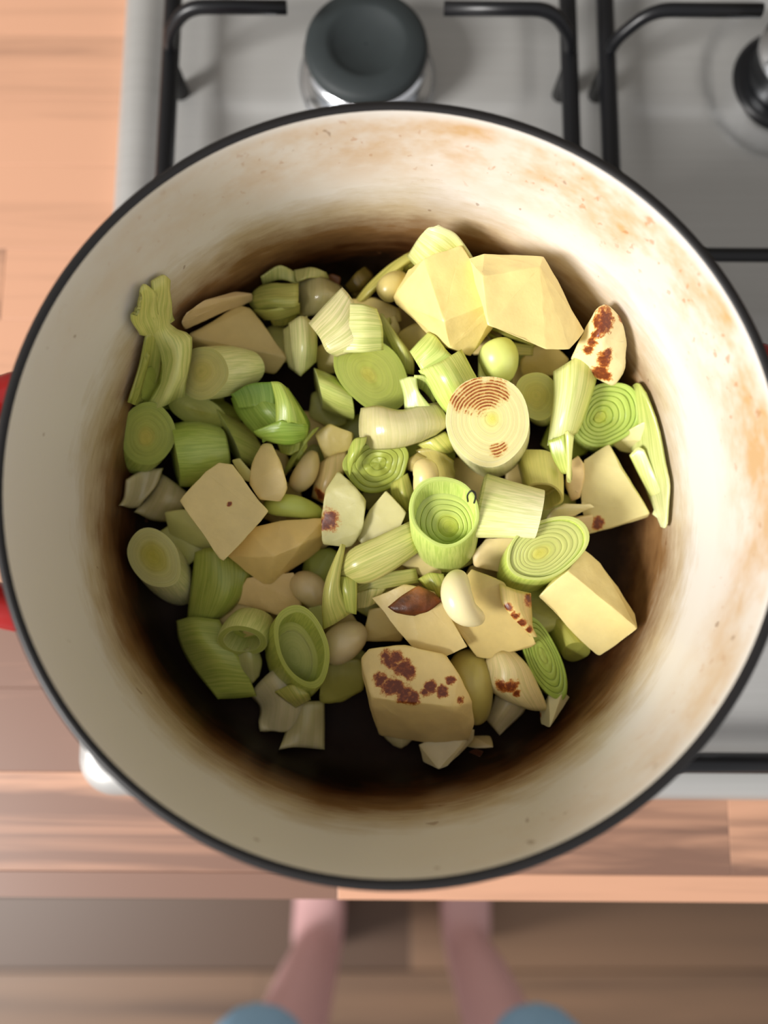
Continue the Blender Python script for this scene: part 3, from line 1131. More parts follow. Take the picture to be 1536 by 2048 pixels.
chunk('small pale leek scrap above the diamond potato', [(466, 922, .036), (480, 918, .038), (506, 948, .038), (500, 962, .037), (484, 958, .036)], hb=.026, c=(214, 208, 130), name='leek_scrap', cat='leek')
clove('garlic clove lying in the gap right of the beige leek root', [(588, 978, .024), (612, 945, .030), (628, 903, .026)], 27, c=(226, 204, 150))
bundle('tangled green leek shreds above the garlic clove', [
    dict(grid=[[(556, 888, .030), (582, 890, .034), (600, 880, .034)], [(562, 905, .030), (578, 908, .034), (596, 900, .034)]], cols=((170, 180, 84), (170, 180, 84), (160, 170, 74), (160, 170, 74))),
    dict(grid=[[(600, 880, .032), (620, 868, .034), (636, 860, .032)], [(576, 925, .026), (592, 915, .030), (604, 900, .030)], [(568, 945, .022), (580, 940, .024), (590, 930, .024)]], cols=((176, 188, 84), (180, 190, 90), (160, 170, 74), (160, 170, 74))),
], name='leek_shreds')
clove('light green leek sliver lying across the middle left gap', [(528, 1012, .030), (585, 1012, .034), (648, 1030, .026)], 26, c=(190, 200, 96), name='leek_sliver', cat='leek', mat='leek_ring')
chunk('long golden potato wedge left of the centre', [(462, 1112, .030), (500, 1062, .035), (560, 1046, .037), (644, 1041, .034), (650, 1066, .030), (632, 1100, .022), (545, 1165, .024), (530, 1164, .024), (548, 1112, .041), (598, 1090, .041)], hb=.006, c=(238, 206, 128))
chunk('ragged peeled potato piece below the golden wedge', [(497, 1158, .024), (585, 1148, .026), (600, 1208, .022), (586, 1236, .018), (540, 1222, .019), (476, 1206, .018)], hb=.002, c=(236, 204, 136))
clove('pale round onion piece right of the ragged potato', [(594, 1160, .018), (622, 1180, .026), (640, 1206, .016)], 36, c=(216, 196, 146), name='onion_piece', cat='onion', mat='onion')

# ---- lower left
leek('short ribbed leek tube lying open end down', (484, 1282, .028), (532, 1284, .028), (480, 1254, .036), (504, 1242, .016), n=2, face=(OLIVE, OLIVE, (172, 184, 84)), side=((204, 210, 130), (196, 204, 120)), hollow=.7, core_r=.4, bulge=.1, taper=.92)
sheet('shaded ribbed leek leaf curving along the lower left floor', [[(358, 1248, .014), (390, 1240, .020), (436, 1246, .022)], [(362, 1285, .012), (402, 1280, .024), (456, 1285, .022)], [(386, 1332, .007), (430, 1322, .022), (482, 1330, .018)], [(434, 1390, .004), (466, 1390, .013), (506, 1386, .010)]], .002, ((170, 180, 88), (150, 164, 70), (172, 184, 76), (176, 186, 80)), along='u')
sheet('small grey-green onion scale beside the lower left leek leaf', [[(468, 1312, .018), (495, 1300, .022), (516, 1300, .018)], [(476, 1338, .016), (500, 1330, .020), (523, 1325, .016)], [(490, 1368, .010), (506, 1364, .012), (518, 1352, .012)]], .0024, ((176, 176, 114), (166, 170, 100), (180, 180, 120), (176, 176, 110)), name='onion_scale', cat='onion', mat='onion')
leek('hollow green leek ring slanting over the lower left onions', (604, 1294, .036), (636, 1366, .028), (648, 1270, .041), (582, 1326, .012), n=2, face=((186, 192, 116), (186, 194, 106), (188, 200, 90)), side=((176, 192, 74), (184, 196, 84)), hollow=.55, core_r=.62, bulge=.03, taper=1.0)
sheet('large translucent onion petal on the dark floor below the hollow leek ring', [[(502, 1392, .008), (535, 1355, .014), (575, 1330, .014)], [(520, 1415, .006), (560, 1400, .016), (600, 1395, .014)], [(520, 1440, .004), (555, 1450, .012), (602, 1442, .010)], [(526, 1452, .003), (560, 1462, .008), (582, 1460, .006)]], .003, ((200, 190, 150), (196, 186, 144), (206, 196, 156), (206, 194, 156)), name='onion_petal', cat='onion', mat='onion')
sheet('square onion slice at the lower end of the left pile', [[(584, 1412, .010), (612, 1408, .013), (646, 1408, .010)], [(574, 1455, .008), (608, 1450, .013), (647, 1450, .008)], [(565, 1489, .004), (604, 1492, .008), (646, 1495, .004)]], .0032, ((188, 178, 120), (182, 174, 118), (196, 186, 146), (186, 176, 134)), name='onion_slice', cat='onion', mat='onion')
sheet('yellow-green leek scrap between ring and square onion slice', [[(552, 1386, .018), (582, 1372, .022), (606, 1378, .022)], [(572, 1402, .018), (596, 1394, .022), (616, 1390, .021)], [(592, 1416, .014), (606, 1408, .016), (620, 1400, .016)]], .002, ((180, 176, 84), (176, 174, 80), (186, 180, 92), (180, 176, 84)), name='leek_scrap')
chunk('shaded green leek chunk right of the hollow ring', [(645, 1335, .018), (698, 1318, .020), (724, 1324, .019), (726, 1380, .014), (690, 1400, .011), (640, 1406, .012)], hb=.0, c=(168, 164, 76), name='leek_wedge', cat='leek', mat=M['leek_ring'], soft=4)
clove('rounded beige onion chunk right of the hollow leek ring', [(655, 1312, .018), (690, 1282, .026), (726, 1258, .020)], 42, c=(212, 194, 146), name='onion_piece', cat='onion', mat='onion')
chunk('small pale leek stub below the yellow bent leaf', [(618, 1218, .026), (642, 1212, .028), (652, 1240, .026), (640, 1268, .022), (628, 1262, .022)], hb=.008, c=(196, 200, 120), name='leek_wedge', cat='leek', mat=M['leek_ring'])

# ---- upper middle
bundle('frilled leek root end with crumpled layers at the upper left', [
    dict(grid=[[(526, 556, .030), (560, 534, .034), (592, 546, .032)], [(528, 570, .030), (560, 560, .034), (596, 568, .032)]], cols=((176, 180, 110), (182, 182, 112), (160, 164, 90), (168, 170, 96))),
    dict(grid=[[(502, 592, .026), (530, 570, .036), (592, 570, .036)], [(498, 605, .024), (535, 600, .038), (592, 598, .038)], [(510, 626, .022), (545, 618, .034), (590, 612, .036)]], cols=((160, 164, 76), (176, 174, 90), (176, 180, 92), (184, 182, 100)), along='u', wav=.001),
    dict(grid=[[(508, 622, .026), (545, 622, .036), (596, 610, .034)], [(530, 640, .022), (560, 640, .028), (596, 628, .028)]], cols=((190, 190, 96), (198, 196, 110), (176, 176, 80), (186, 184, 92)), along='u'),
    dict(grid=[[(590, 540, .034), (620, 534, .036), (650, 545, .032)], [(594, 562, .034), (615, 555, .036), (656, 556, .030)]], cols=((190, 186, 118), (176, 172, 104), (186, 180, 112), (164, 160, 92)), wav=.0012),
    dict(grid=[[(542, 640, .024), (570, 636, .026), (596, 626, .026)], [(548, 652, .018), (568, 652, .018), (588, 644, .018)]], cols=((198, 194, 104), (190, 186, 96), (170, 166, 76), (170, 166, 76))),
], name='leek_root_end')
sheet('grey translucent onion petal between root end and square leek leaf', [[(596, 562, .030), (640, 555, .034), (680, 572, .028)], [(594, 596, .028), (640, 590, .036), (688, 596, .030)], [(598, 630, .022), (630, 628, .028), (660, 622, .026)]], .003, ((168, 158, 112), (150, 138, 92), (170, 160, 112), (160, 150, 104)), name='onion_petal', cat='onion', mat='onion')
chunk('dark brown fried scrap against the far pot wall', [(650, 556, .022), (664, 548, .024), (680, 556, .022), (676, 572, .020), (660, 572, .020)], hb=.006, c=(120, 76, 40), name='fried_scrap', cat='onion')
bundle('stack of white leek layers left of the square leaf', [
    dict(grid=[[(566, 662, .030), (590, 645, .034), (612, 636, .034)], [(568, 700, .028), (592, 695, .034), (616, 690, .034)], [(576, 732, .024), (590, 742, .028), (600, 748, .028)]], cols=((206, 204, 140), (216, 214, 150), (200, 200, 134), (214, 212, 150)), th=.003),
    dict(grid=[[(578, 650, .037), (604, 636, .041), (632, 652, .037)], [(582, 700, .035), (608, 690, .041), (634, 690, .036)], [(590, 742, .029), (604, 746, .032), (632, 722, .031)]], cols=((222, 218, 158), (214, 208, 144), (222, 222, 158), (210, 206, 142)), th=.003),
], name='leek_layer_stack')
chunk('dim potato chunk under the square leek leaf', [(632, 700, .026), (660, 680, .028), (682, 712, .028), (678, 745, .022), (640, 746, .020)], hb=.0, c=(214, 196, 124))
bundle('broad square pale leek leaf lying on the upper middle of the pile', [
    dict(grid=[[(684, 580, .052), (700, 598, .053), (728, 640, .053), (745, 668, .052)], [(652, 612, .052), (676, 640, .056), (704, 668, .057), (722, 692, .055)], [(622, 646, .049), (642, 672, .053), (655, 698, .053), (674, 710, .050)]], cols=((222, 212, 166), (216, 212, 156), (214, 204, 152), (212, 206, 142)), th=.002),
    dict(grid=[[(702, 610, .056), (728, 612, .058), (752, 620, .056)], [(700, 650, .057), (730, 650, .059), (762, 652, .057)], [(690, 700, .054), (728, 700, .056), (764, 696, .053)]], cols=((214, 212, 150), (206, 212, 130), (212, 210, 148), (200, 210, 120)), th=.0014, along='u'),
], name='leek_leaf_piece')
leek('large green leek slice under the square pale leaf', (744, 748, .042), (812, 762, .038), (736, 676, .045), (752, 748, .016), n=6, face=((186, 180, 66), (176, 186, 74), (178, 194, 84)), side=((184, 204, 92), (180, 200, 92)), jag=.02, core_r=.2)
leek('ribbed pale green leek length left of the large green slice', (636, 778, .026), (628, 738, .032), (640, 774, .044), (700, 806, .022), n=3, side=((196, 206, 112), (190, 202, 104)), taper=.95, bulge=.07, name='leek_length')
clove('garlic clove tucked beside the biggest upper potato', [(762, 592, .034), (785, 572, .038), (808, 552, .034)], 31, c=(218, 200, 126))
bundle('long arched leek sliver over the upper garlic clove', [
    dict(grid=[[(716, 594, .028), (724, 600, .030), (735, 600, .028)], [(738, 566, .034), (750, 574, .036), (760, 574, .034)], [(775, 532, .038), (790, 540, .040), (800, 540, .038)], [(815, 506, .040), (826, 512, .042), (838, 518, .040)]], cols=((188, 170, 84), (196, 180, 92), (186, 180, 92), (176, 176, 84))),
    dict(grid=[[(800, 538, .036), (815, 530, .038), (838, 518, .038)], [(808, 552, .032), (818, 546, .034), (836, 532, .034)]], cols=((160, 160, 70), (160, 164, 70), (130, 130, 50), (130, 130, 50))),
], name='leek_sliver')
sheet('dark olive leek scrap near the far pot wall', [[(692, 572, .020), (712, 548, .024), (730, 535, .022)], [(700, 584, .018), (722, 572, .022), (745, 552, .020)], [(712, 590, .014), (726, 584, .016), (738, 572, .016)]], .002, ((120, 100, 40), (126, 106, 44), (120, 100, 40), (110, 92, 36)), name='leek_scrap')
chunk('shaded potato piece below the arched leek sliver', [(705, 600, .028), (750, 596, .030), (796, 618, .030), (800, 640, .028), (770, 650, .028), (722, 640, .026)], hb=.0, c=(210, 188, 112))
sheet('ribbed white leek leaf dome at the far end of the pile', [[(818, 512, .046), (832, 528, .048), (850, 545, .046)], [(838, 480, .056), (862, 500, .058), (892, 520, .054)], [(856, 463, .064), (890, 476, .064), (920, 505, .056)], [(876, 455, .066), (912, 474, .064), (942, 530, .054)]], .002, ((208, 206, 138), (206, 206, 130), (228, 226, 180), (220, 222, 150)), along='u')
chunk('biggest upper potato chunk, tall and pale yellow', [(850, 526, .066), (920, 500, .064), (984, 602, .064), (985, 622, .060), (978, 652, .050), (937, 704, .048), (900, 690, .056), (888, 640, .067), (878, 682, .046), (800, 606, .046), (796, 596, .047), (822, 546, .052)], hb=.018, c=(240, 219, 142))
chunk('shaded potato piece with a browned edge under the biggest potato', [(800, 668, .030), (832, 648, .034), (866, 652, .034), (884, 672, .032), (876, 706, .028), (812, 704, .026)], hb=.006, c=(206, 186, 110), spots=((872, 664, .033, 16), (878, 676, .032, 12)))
sheet('long green leek strip running below the square leaf', [[(757, 636, .036), (768, 632, .038), (778, 648, .037)], [(772, 672, .037), (788, 668, .040), (802, 680, .038)], [(788, 705, .036), (806, 700, .039), (824, 712, .036)], [(800, 735, .032), (812, 742, .034), (826, 744, .032)]], .0022, ((204, 204, 120), (196, 196, 110), (190, 200, 100), (196, 200, 108)))
chunk('small yellow potato corner behind the long green strip', [(768, 636, .028), (790, 632, .030), (800, 660, .028), (792, 672, .026), (774, 662, .026)], hb=.01, c=(220, 202, 128))
bundle('kinked bright green leek leaf with fine ribs above the toasted round', [
    dict(grid=[[(856, 666, .052), (872, 676, .056), (894, 704, .054)], [(838, 684, .052), (858, 698, .057), (900, 716, .056)], [(822, 702, .050), (834, 722, .053), (848, 744, .054)]], cols=((196, 208, 110), (190, 206, 104), (200, 212, 120), (190, 206, 108)), along='v'),
    dict(grid=[[(842, 744, .053), (880, 728, .058), (922, 704, .055)], [(858, 768, .052), (896, 752, .060), (940, 738, .055)], [(876, 800, .050), (912, 784, .057), (955, 770, .052)], [(900, 832, .046), (922, 818, .050), (948, 800, .048)]], cols=((196, 210, 112), (204, 214, 124), (180, 202, 96), (186, 204, 100)), along='v'),
], name='leek_leaf_piece')
bundle('small curled mint-pale leek leaf with a dark opening', [
    dict(grid=[[(800, 762, .048), (808, 790, .049), (810, 818, .047)], [(818, 756, .052), (828, 780, .053), (838, 816, .050)], [(832, 756, .053), (838, 784, .053), (860, 812, .050)]], cols=((204, 216, 140), (212, 222, 156), (214, 222, 154), (206, 218, 140)), along='u'),
    dict(grid=[[(830, 756, .054), (828, 762, .050), (826, 772, .044)], [(848, 757, .054), (850, 766, .050), (846, 782, .044)], [(862, 764, .052), (866, 780, .049), (866, 806, .045)]], cols=((196, 208, 126), (170, 186, 100), (196, 208, 120), (180, 196, 104)), along='u'),
], name='leek_curl')
sheet('thick translucent onion slab lying across the centre', [[(727, 818, .046), (760, 812, .050), (800, 820, .051), (838, 812, .051), (872, 806, .048)], [(723, 842, .046), (762, 840, .053), (808, 845, .054), (850, 838, .053), (888, 836, .049)], [(724, 872, .044), (765, 872, .051), (812, 872, .052), (850, 862, .051), (893, 852, .047)], [(734, 897, .041), (768, 898, .045), (805, 895, .045), (840, 884, .045), (872, 868, .044)]], .0045, ((200, 190, 142), (186, 180, 142), (202, 194, 140), (200, 194, 142)), name='onion_slab', cat='onion', mat='onion')
clove('smooth pale green leek bud between the two upper potatoes', [(986, 684, .046), (998, 718, .046), (1004, 762, .036)], 44, c=(208, 218, 126), name='leek_bud', cat='leek', mat='leek_ring')
chunk('right upper potato chunk with broad flat face', [(946, 522, .068), (975, 513, .070), (1084, 520, .070), (1078, 538, .075), (972, 556, .078), (1116, 582, .068), (1150, 640, .064), (1160, 656, .062), (1132, 690, .066), (1088, 690, .070), (982, 645, .076), (958, 560, .070)], hb=.030, c=(242, 222, 148))
bundle('thin leek slivers fanned out under the right upper potato', [
    dict(grid=[[(978, 650, .038), (1000, 654, .040), (1062, 680, .038)], [(982, 660, .037), (1010, 670, .040), (1066, 690, .037)]], cols=((204, 206, 116), (204, 206, 116), (186, 188, 92), (186, 188, 92)), along='u'),
    dict(grid=[[(970, 664, .032), (1010, 682, .036), (1064, 690, .034)], [(990, 690, .030), (1025, 706, .034), (1062, 710, .032)]], cols=((190, 186, 100), (186, 182, 96), (196, 188, 110), (190, 182, 104)), along='u'),
], name='leek_sliver')
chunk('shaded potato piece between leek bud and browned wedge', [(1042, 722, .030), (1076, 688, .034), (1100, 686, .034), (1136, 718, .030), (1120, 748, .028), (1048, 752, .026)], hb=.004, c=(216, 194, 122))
chunk('curved potato wedge with scorched edge leaning on the right wall', [(1146, 716, .050), (1176, 652, .060), (1196, 622, .064), (1212, 612, .065), (1240, 636, .062), (1250, 690, .056), (1246, 735, .050), (1226, 766, .046), (1196, 752, .046), (1200, 670, .066)], hb=.022, c=(240, 226, 170), soft=3,
      spots=((1212, 636, 0.065, 20), (1226, 632, 0.064, 12), (1238, 634, 0.062, 11), (1204, 650, 0.065, 18), (1192, 668, 0.065, 11), (1184, 684, 0.064, 10), (1176, 700, 0.061, 10), (1208, 722, 0.056, 16), (1214, 706, 0.058, 10), (1200, 745, 0.050, 17), (1212, 752, 0.050, 11)))
sheet('white ribbed leek wedge slanting over the yellow leek end', [[(1108, 748, .046), (1140, 728, .052), (1172, 712, .050), (1196, 738, .044)], [(1108, 795, .046), (1138, 780, .054), (1166, 772, .052), (1186, 782, .045)], [(1102, 845, .044), (1128, 838, .050), (1150, 832, .049), (1168, 836, .043)], [(1098, 884, .041), (1120, 876, .044), (1140, 870, .044), (1156, 862, .041)]], .003, ((222, 224, 158), (206, 216, 110), (230, 236, 182), (214, 220, 130)))
leek('small leek round with yellow-green cut end left of the white wedge', (1074, 792, .038), (1115, 796, .038), (1072, 746, .042), (1082, 810, .014), n=3, face=((186, 176, 66), (190, 186, 78), (206, 206, 112)), side=((206, 210, 124), (204, 206, 124)), core_r=.5)
leek('vivid green layered leek end beside the right wall', (1214, 830, .034), (1276, 812, .034), (1206, 768, .040), (1200, 850, .004), n=6, face=((190, 206, 70), (170, 200, 78), (176, 206, 96)), side=((182, 208, 100), (190, 212, 110)), core_r=.18, jag=.09, rough=.05, grv=.0005, ecc=(-.25, .0))
leek('large cream leek round with toasted brown rings right of centre', (976, 842, .060), (1056, 838, .058), (968, 758, .064), (982, 872, .030), n=7, face=((226, 220, 100), (236, 226, 150), (236, 222, 160)), side=((236, 232, 186), (226, 224, 160)), core_r=.16, jag=.01, taper=1.0,
     spots=((950, 790, .063, 34), (915, 806, .062, 16), (985, 782, .063, 26), (1010, 790, .062, 10), (992, 902, .057, 13), (1008, 894, .057, 9)), rings=True)
bundle('long pale leek leaf clinging to the right wall of the pot', [
    dict(grid=[[(1262, 790, .032), (1275, 782, .036), (1290, 800, .040)], [(1268, 850, .028), (1286, 850, .034), (1312, 860, .040)], [(1264, 905, .022), (1290, 910, .030), (1326, 930, .038)], [(1285, 960, .018), (1305, 965, .026), (1332, 965, .034)], [(1305, 1010, .012), (1318, 1012, .018), (1330, 1000, .026)], [(1318, 1042, .010), (1324, 1044, .012), (1328, 1036, .018)]], cols=((176, 184, 92), (170, 180, 90), (222, 222, 178), (214, 216, 166)), th=.0016),
    dict(grid=[[(1262, 915, .030), (1276, 900, .033), (1288, 905, .034)], [(1278, 950, .026), (1292, 945, .030), (1306, 945, .032)], [(1300, 992, .020), (1308, 990, .022), (1318, 985, .026)]], cols=((206, 212, 130), (222, 224, 160), (212, 216, 140), (222, 224, 160)), th=.0014),
], name='leek_leaf_piece')
chunk('pale leek stub under the vivid green leek end', [(1224, 882, .022), (1262, 858, .028), (1292, 842, .028), (1296, 880, .024), (1280, 906, .018), (1240, 900, .018)], hb=.0, c=(222, 212, 150), name='leek_wedge', cat='leek', mat=M['leek_ring'], soft=4)
chunk('glossy triangular potato chunk by the right wall', [(1166, 1002, .024), (1172, 926, .030), (1218, 897, .032), (1240, 942, .032), (1293, 1024, .026), (1290, 1030, .022), (1216, 1052, .018), (1178, 1064, .016)], hb=.0, c=(226, 214, 150), spots=((1194, 1046, .018, 14), (1178, 1050, .018, 10)))
leek('limp yellow leek tube with browned mouth right of the toasted round', (1088, 992, .036), (1120, 1008, .034), (1100, 970, .042), (1078, 930, .030), n=2, face=((206, 180, 100), (206, 184, 104), (214, 196, 120)), side=((206, 198, 108), (196, 190, 100)), hollow=.5, core_r=.7, taper=1.25, rough=.08, spots=((1108, 1000, .036, 10), (1096, 1012, .034, 7)))
sheet('narrow green leek fin standing below the white wedge', [[(1097, 884, .046), (1112, 880, .048), (1128, 872, .050)], [(1106, 915, .044), (1120, 910, .046), (1132, 905, .048)], [(1122, 945, .040), (1130, 945, .042), (1138, 940, .044)]], .0016, ((148, 166, 70), (168, 184, 84), (176, 186, 92), (190, 198, 104)))
sheet('slim pale leek rib beside the narrow green fin', [[(1130, 868, .052), (1138, 868, .053), (1148, 876, .052)], [(1132, 910, .048), (1138, 912, .049), (1145, 915, .048)], [(1134, 955, .043), (1139, 960, .044), (1143, 962, .043)]], .0022, ((218, 222, 140), (206, 214, 124), (216, 216, 138), (206, 206, 124)), name='leek_rib')
chunk('small peach potato end left of the glossy triangle', [(1136, 930, .034), (1156, 912, .036), (1168, 930, .036), (1168, 962, .034), (1160, 994, .030), (1142, 1002, .028), (1132, 970, .032)], hb=.008, c=(226, 198, 140), soft=4, shrink=.8)
sheet('flat white onion strip poking right from the leek tube', [[(1098, 1040, .030), (1112, 1020, .034), (1130, 1008, .034)], [(1130, 1038, .030), (1150, 1018, .034), (1172, 1010, .034)], [(1150, 1032, .029), (1170, 1022, .032), (1186, 1016, .032)]], .0022, ((222, 206, 160), (226, 212, 164), (222, 206, 160), (230, 218, 172)), name='onion_strip', cat='onion', mat='onion')
chunk('beige potato sliver above the layered green leek half', [(1078, 1042, .030), (1140, 1040, .032), (1184, 1030, .028), (1178, 1064, .022), (1120, 1050, .026)], hb=.012, c=(214, 192, 140), name='potato_slice')

# ---- centre
leek('white ribbed leek length with square cut end right of the hollow cup', (1078, 1030, .048), (1088, 984, .048), (1082, 1034, .056), (955, 1012, .046), n=4, face=((238, 230, 190), (238, 232, 196), (240, 234, 200)), side=((238, 234, 190), (224, 230, 150)), taper=1.35, bulge=-.02, name='leek_length', jag=.0)
leek('hollow bright green leek cup with nested rings at the centre', (889, 1024, .062), (955, 1020, .060), (884, 956, .068), (890, 1082, .038), n=5, face=((196, 206, 70), (186, 206, 96), (190, 212, 112)), side=((186, 212, 104), (194, 214, 112)), hollow=.42, core_r=.3, jag=.05, taper=.97, grv=.0005, ecc=(.15, -.1))
leek('layered green leek half with shiny skin right of the cup', (1096, 1096, .048), (1172, 1066, .047), (1078, 1044, .053), (1066, 1130, .024), n=7, face=((200, 196, 78), (186, 194, 100), (196, 208, 122)), side=((186, 210, 92), (190, 212, 100)), core_r=.2, jag=.02, hollow=.05, grv=.00012, ecc=(-.22, -.05))
chunk('potato cube squeezed below the white leek length', [(946, 1108, .034), (972, 1078, .040), (1034, 1078, .040), (1028, 1150, .032), (952, 1130, .032)], hb=.012, c=(228, 206, 150))
clove('garlic clove lying left above the hollow cup', [(842, 925, .046), (852, 952, .050), (838, 992, .044)], 28, c=(226, 206, 142))
bundle('brownish onion ring showing behind the central garlic clove', [
    dict(grid=[[(815, 940, .034), (818, 920, .038), (835, 905, .038)], [(835, 948, .034), (838, 930, .038), (850, 915, .038)]], cols=((190, 170, 104), (186, 166, 100), (180, 160, 96), (180, 160, 96)), th=.003, mat='onion'),
    dict(grid=[[(835, 905, .038), (870, 902, .040), (905, 925, .038)], [(850, 930, .034), (880, 925, .037), (905, 945, .035)], [(870, 958, .030), (890, 958, .032), (908, 960, .030)]], cols=((190, 176, 100), (176, 162, 88), (176, 160, 86), (170, 154, 80)), th=.003, mat='onion'),
], name='onion_ring', cat='onion', part='onion_layer')
sheet('yellow-green leek scrap between onion slab and toasted round', [[(838, 892, .038), (862, 880, .042), (890, 866, .042)], [(858, 904, .036), (880, 898, .041), (904, 885, .040)], [(880, 910, .032), (895, 908, .036), (910, 900, .036)]], .002, ((200, 196, 100), (206, 202, 110), (196, 196, 96), (196, 196, 96)), name='leek_scrap')
sheet('pale green leek scrap below the green wrapped leek knot', [[(780, 970, .034), (800, 958, .038), (815, 950, .038)], [(786, 1000, .032), (806, 990, .038), (826, 985, .036)], [(806, 1022, .028), (818, 1020, .032), (828, 1010, .030)]], .002, ((190, 188, 92), (186, 186, 88), (186, 184, 90), (180, 180, 84)), name='leek_scrap')
leek('green wrapped leek knot just below the onion slab', (752, 930, .040), (816, 922, .040), (742, 882, .045), (756, 940, .016), n=4, face=((150, 164, 60), (158, 172, 64), (170, 184, 78)), side=((172, 186, 80), (180, 190, 90)), hollow=.0, jag=.14, rough=.07, core_r=.25, grv=.0003)
sheet('ribbed leek flap folded over the green knot', [[(696, 900, .046), (708, 880, .050), (732, 876, .050)], [(694, 925, .047), (708, 905, .051), (726, 895, .051)], [(700, 950, .043), (706, 930, .047), (716, 918, .047)]], .0016, ((176, 190, 84), (186, 196, 96), (166, 180, 74), (180, 192, 88)))
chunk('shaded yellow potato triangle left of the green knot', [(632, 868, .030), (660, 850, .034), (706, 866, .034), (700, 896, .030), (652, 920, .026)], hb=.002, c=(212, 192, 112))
sheet('stained onion scale behind the brown-spotted leek piece', [[(636, 930, .026), (660, 915, .030), (690, 908, .030)], [(628, 965, .026), (654, 958, .032), (686, 950, .030)], [(624, 992, .022), (640, 1000, .026), (655, 1008, .026)]], .0026, ((200, 174, 120), (196, 170, 116), (176, 140, 86), (184, 156, 100)), name='onion_scale', cat='onion', mat='onion', spots=((640, 988, .026, 14),))
chunk('leek chunk with a dark brown spot on its left side', [(676, 945, .042), (704, 972, .046), (728, 1002, .046), (724, 1060, .042), (702, 1090, .038), (646, 1085, .038), (644, 1030, .042), (652, 985, .044)], hb=.018, c=(216, 210, 146), name='leek_chunk', cat='leek', soft=3, spots=((657, 1040, .043, 20), (664, 1028, .044, 12), (652, 1052, .042, 12)))
chunk('white leek wedge with a clean cut face near the centre', [(771, 985, .042), (810, 1026, .042), (794, 1062, .040), (732, 1090, .036), (716, 1075, .036), (740, 1022, .040)], hb=.018, c=(228, 220, 156), name='leek_wedge', cat='leek', mat=M['leek_ring'])
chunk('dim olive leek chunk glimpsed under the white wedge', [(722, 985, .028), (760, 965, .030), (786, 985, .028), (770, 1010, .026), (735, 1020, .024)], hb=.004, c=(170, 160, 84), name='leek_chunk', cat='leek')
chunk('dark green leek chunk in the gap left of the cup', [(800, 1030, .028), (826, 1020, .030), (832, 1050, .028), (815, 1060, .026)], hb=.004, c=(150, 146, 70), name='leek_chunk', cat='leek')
sheet('rough yellow leek strip left of the hollow cup', [[(676, 1132, .040), (705, 1098, .046), (760, 1072, .047), (816, 1046, .045)], [(676, 1150, .040), (715, 1128, .049), (770, 1102, .050), (826, 1075, .047)], [(692, 1162, .038), (736, 1164, .044), (785, 1140, .045), (832, 1106, .042)]], .004, ((206, 200, 116), (222, 220, 144), (204, 196, 108), (214, 210, 130)), name='leek_strip', along='u')
bundle('yellow bent leek leaf forming a narrow V above the onion chunk', [
    dict(grid=[[(672, 1112, .046), (680, 1096, .048), (690, 1098, .047)], [(652, 1160, .044), (666, 1150, .048), (680, 1158, .046)], [(645, 1205, .040), (660, 1198, .045), (684, 1190, .043)], [(648, 1252, .034), (672, 1240, .038), (700, 1222, .037)]], cols=((214, 206, 120), (206, 200, 110), (204, 200, 106), (196, 198, 96))),
    dict(grid=[[(672, 1158, .042), (690, 1156, .044), (713, 1160, .043)], [(678, 1190, .041), (695, 1186, .044), (713, 1192, .042)], [(688, 1222, .038), (702, 1224, .040), (712, 1226, .038)]], cols=((176, 178, 72), (184, 186, 80), (190, 196, 92), (186, 194, 90))),
], name='leek_leaf_piece')
chunk('small beige potato piece left below the hollow cup', [(803, 1128, .034), (830, 1104, .038), (872, 1122, .038), (882, 1148, .034), (850, 1156, .032)], hb=.014, c=(222, 204, 138))
bundle('frayed leek fibres fanned above the charred potato', [
    dict(grid=[[(718, 1172, .034), (760, 1150, .038), (826, 1140, .036)], [(714, 1195, .032), (755, 1180, .036), (832, 1166, .034)]], cols=((196, 190, 110), (190, 190, 104), (176, 172, 92), (190, 186, 104)), along='u'),
    dict(grid=[[(714, 1190, .034), (740, 1182, .037), (770, 1180, .036)], [(716, 1216, .028), (734, 1214, .031), (752, 1206, .031)]], cols=((206, 196, 130), (196, 188, 112), (206, 194, 130), (196, 184, 112))),
], name='leek_fibres')
chunk('potato block with a large dark scorched patch at its corner', [(750, 1200, .036), (812, 1176, .040), (868, 1188, .041), (928, 1290, .038), (856, 1323, .034), (848, 1318, .034)], hb=.008, c=(228, 204, 134), shrink=.9)
sheet('dark brown scorched potato crisp on the block potato', [[(780, 1214, .0425), (806, 1192, .0440), (836, 1174, .0445)], [(800, 1226, .0425), (832, 1208, .0450), (862, 1186, .0445)], [(830, 1231, .0420), (858, 1220, .0430), (881, 1202, .0425)]], .0022, ((120, 62, 26), (150, 84, 36), (84, 38, 16), (120, 58, 24)), name='potato_crisp', cat='potato crisp', mat='crisp', wav=.0012)
sheet('small green leek scrap beside the standing garlic clove', [[(838, 1160, .036), (860, 1148, .040), (886, 1152, .040)], [(852, 1176, .036), (872, 1172, .040), (892, 1172, .038)], [(872, 1194, .032), (880, 1194, .034), (886, 1190, .034)]], .002, ((190, 192, 92), (186, 192, 92), (176, 178, 80), (176, 178, 80)), name='leek_scrap')
clove('plump shiny garlic clove on the lower middle potatoes', [(918, 1143, .048), (912, 1185, .053), (928, 1222, .052), (966, 1240, .046)], 33, c=(240, 228, 178))
chunk('broad potato chunk under the plump garlic clove', [(945, 1146, .038), (1006, 1172, .040), (1066, 1284, .034), (1056, 1290, .032), (972, 1312, .030), (955, 1308, .030), (896, 1222, .036), (900, 1200, .037)], hb=.004, c=(230, 206, 132))
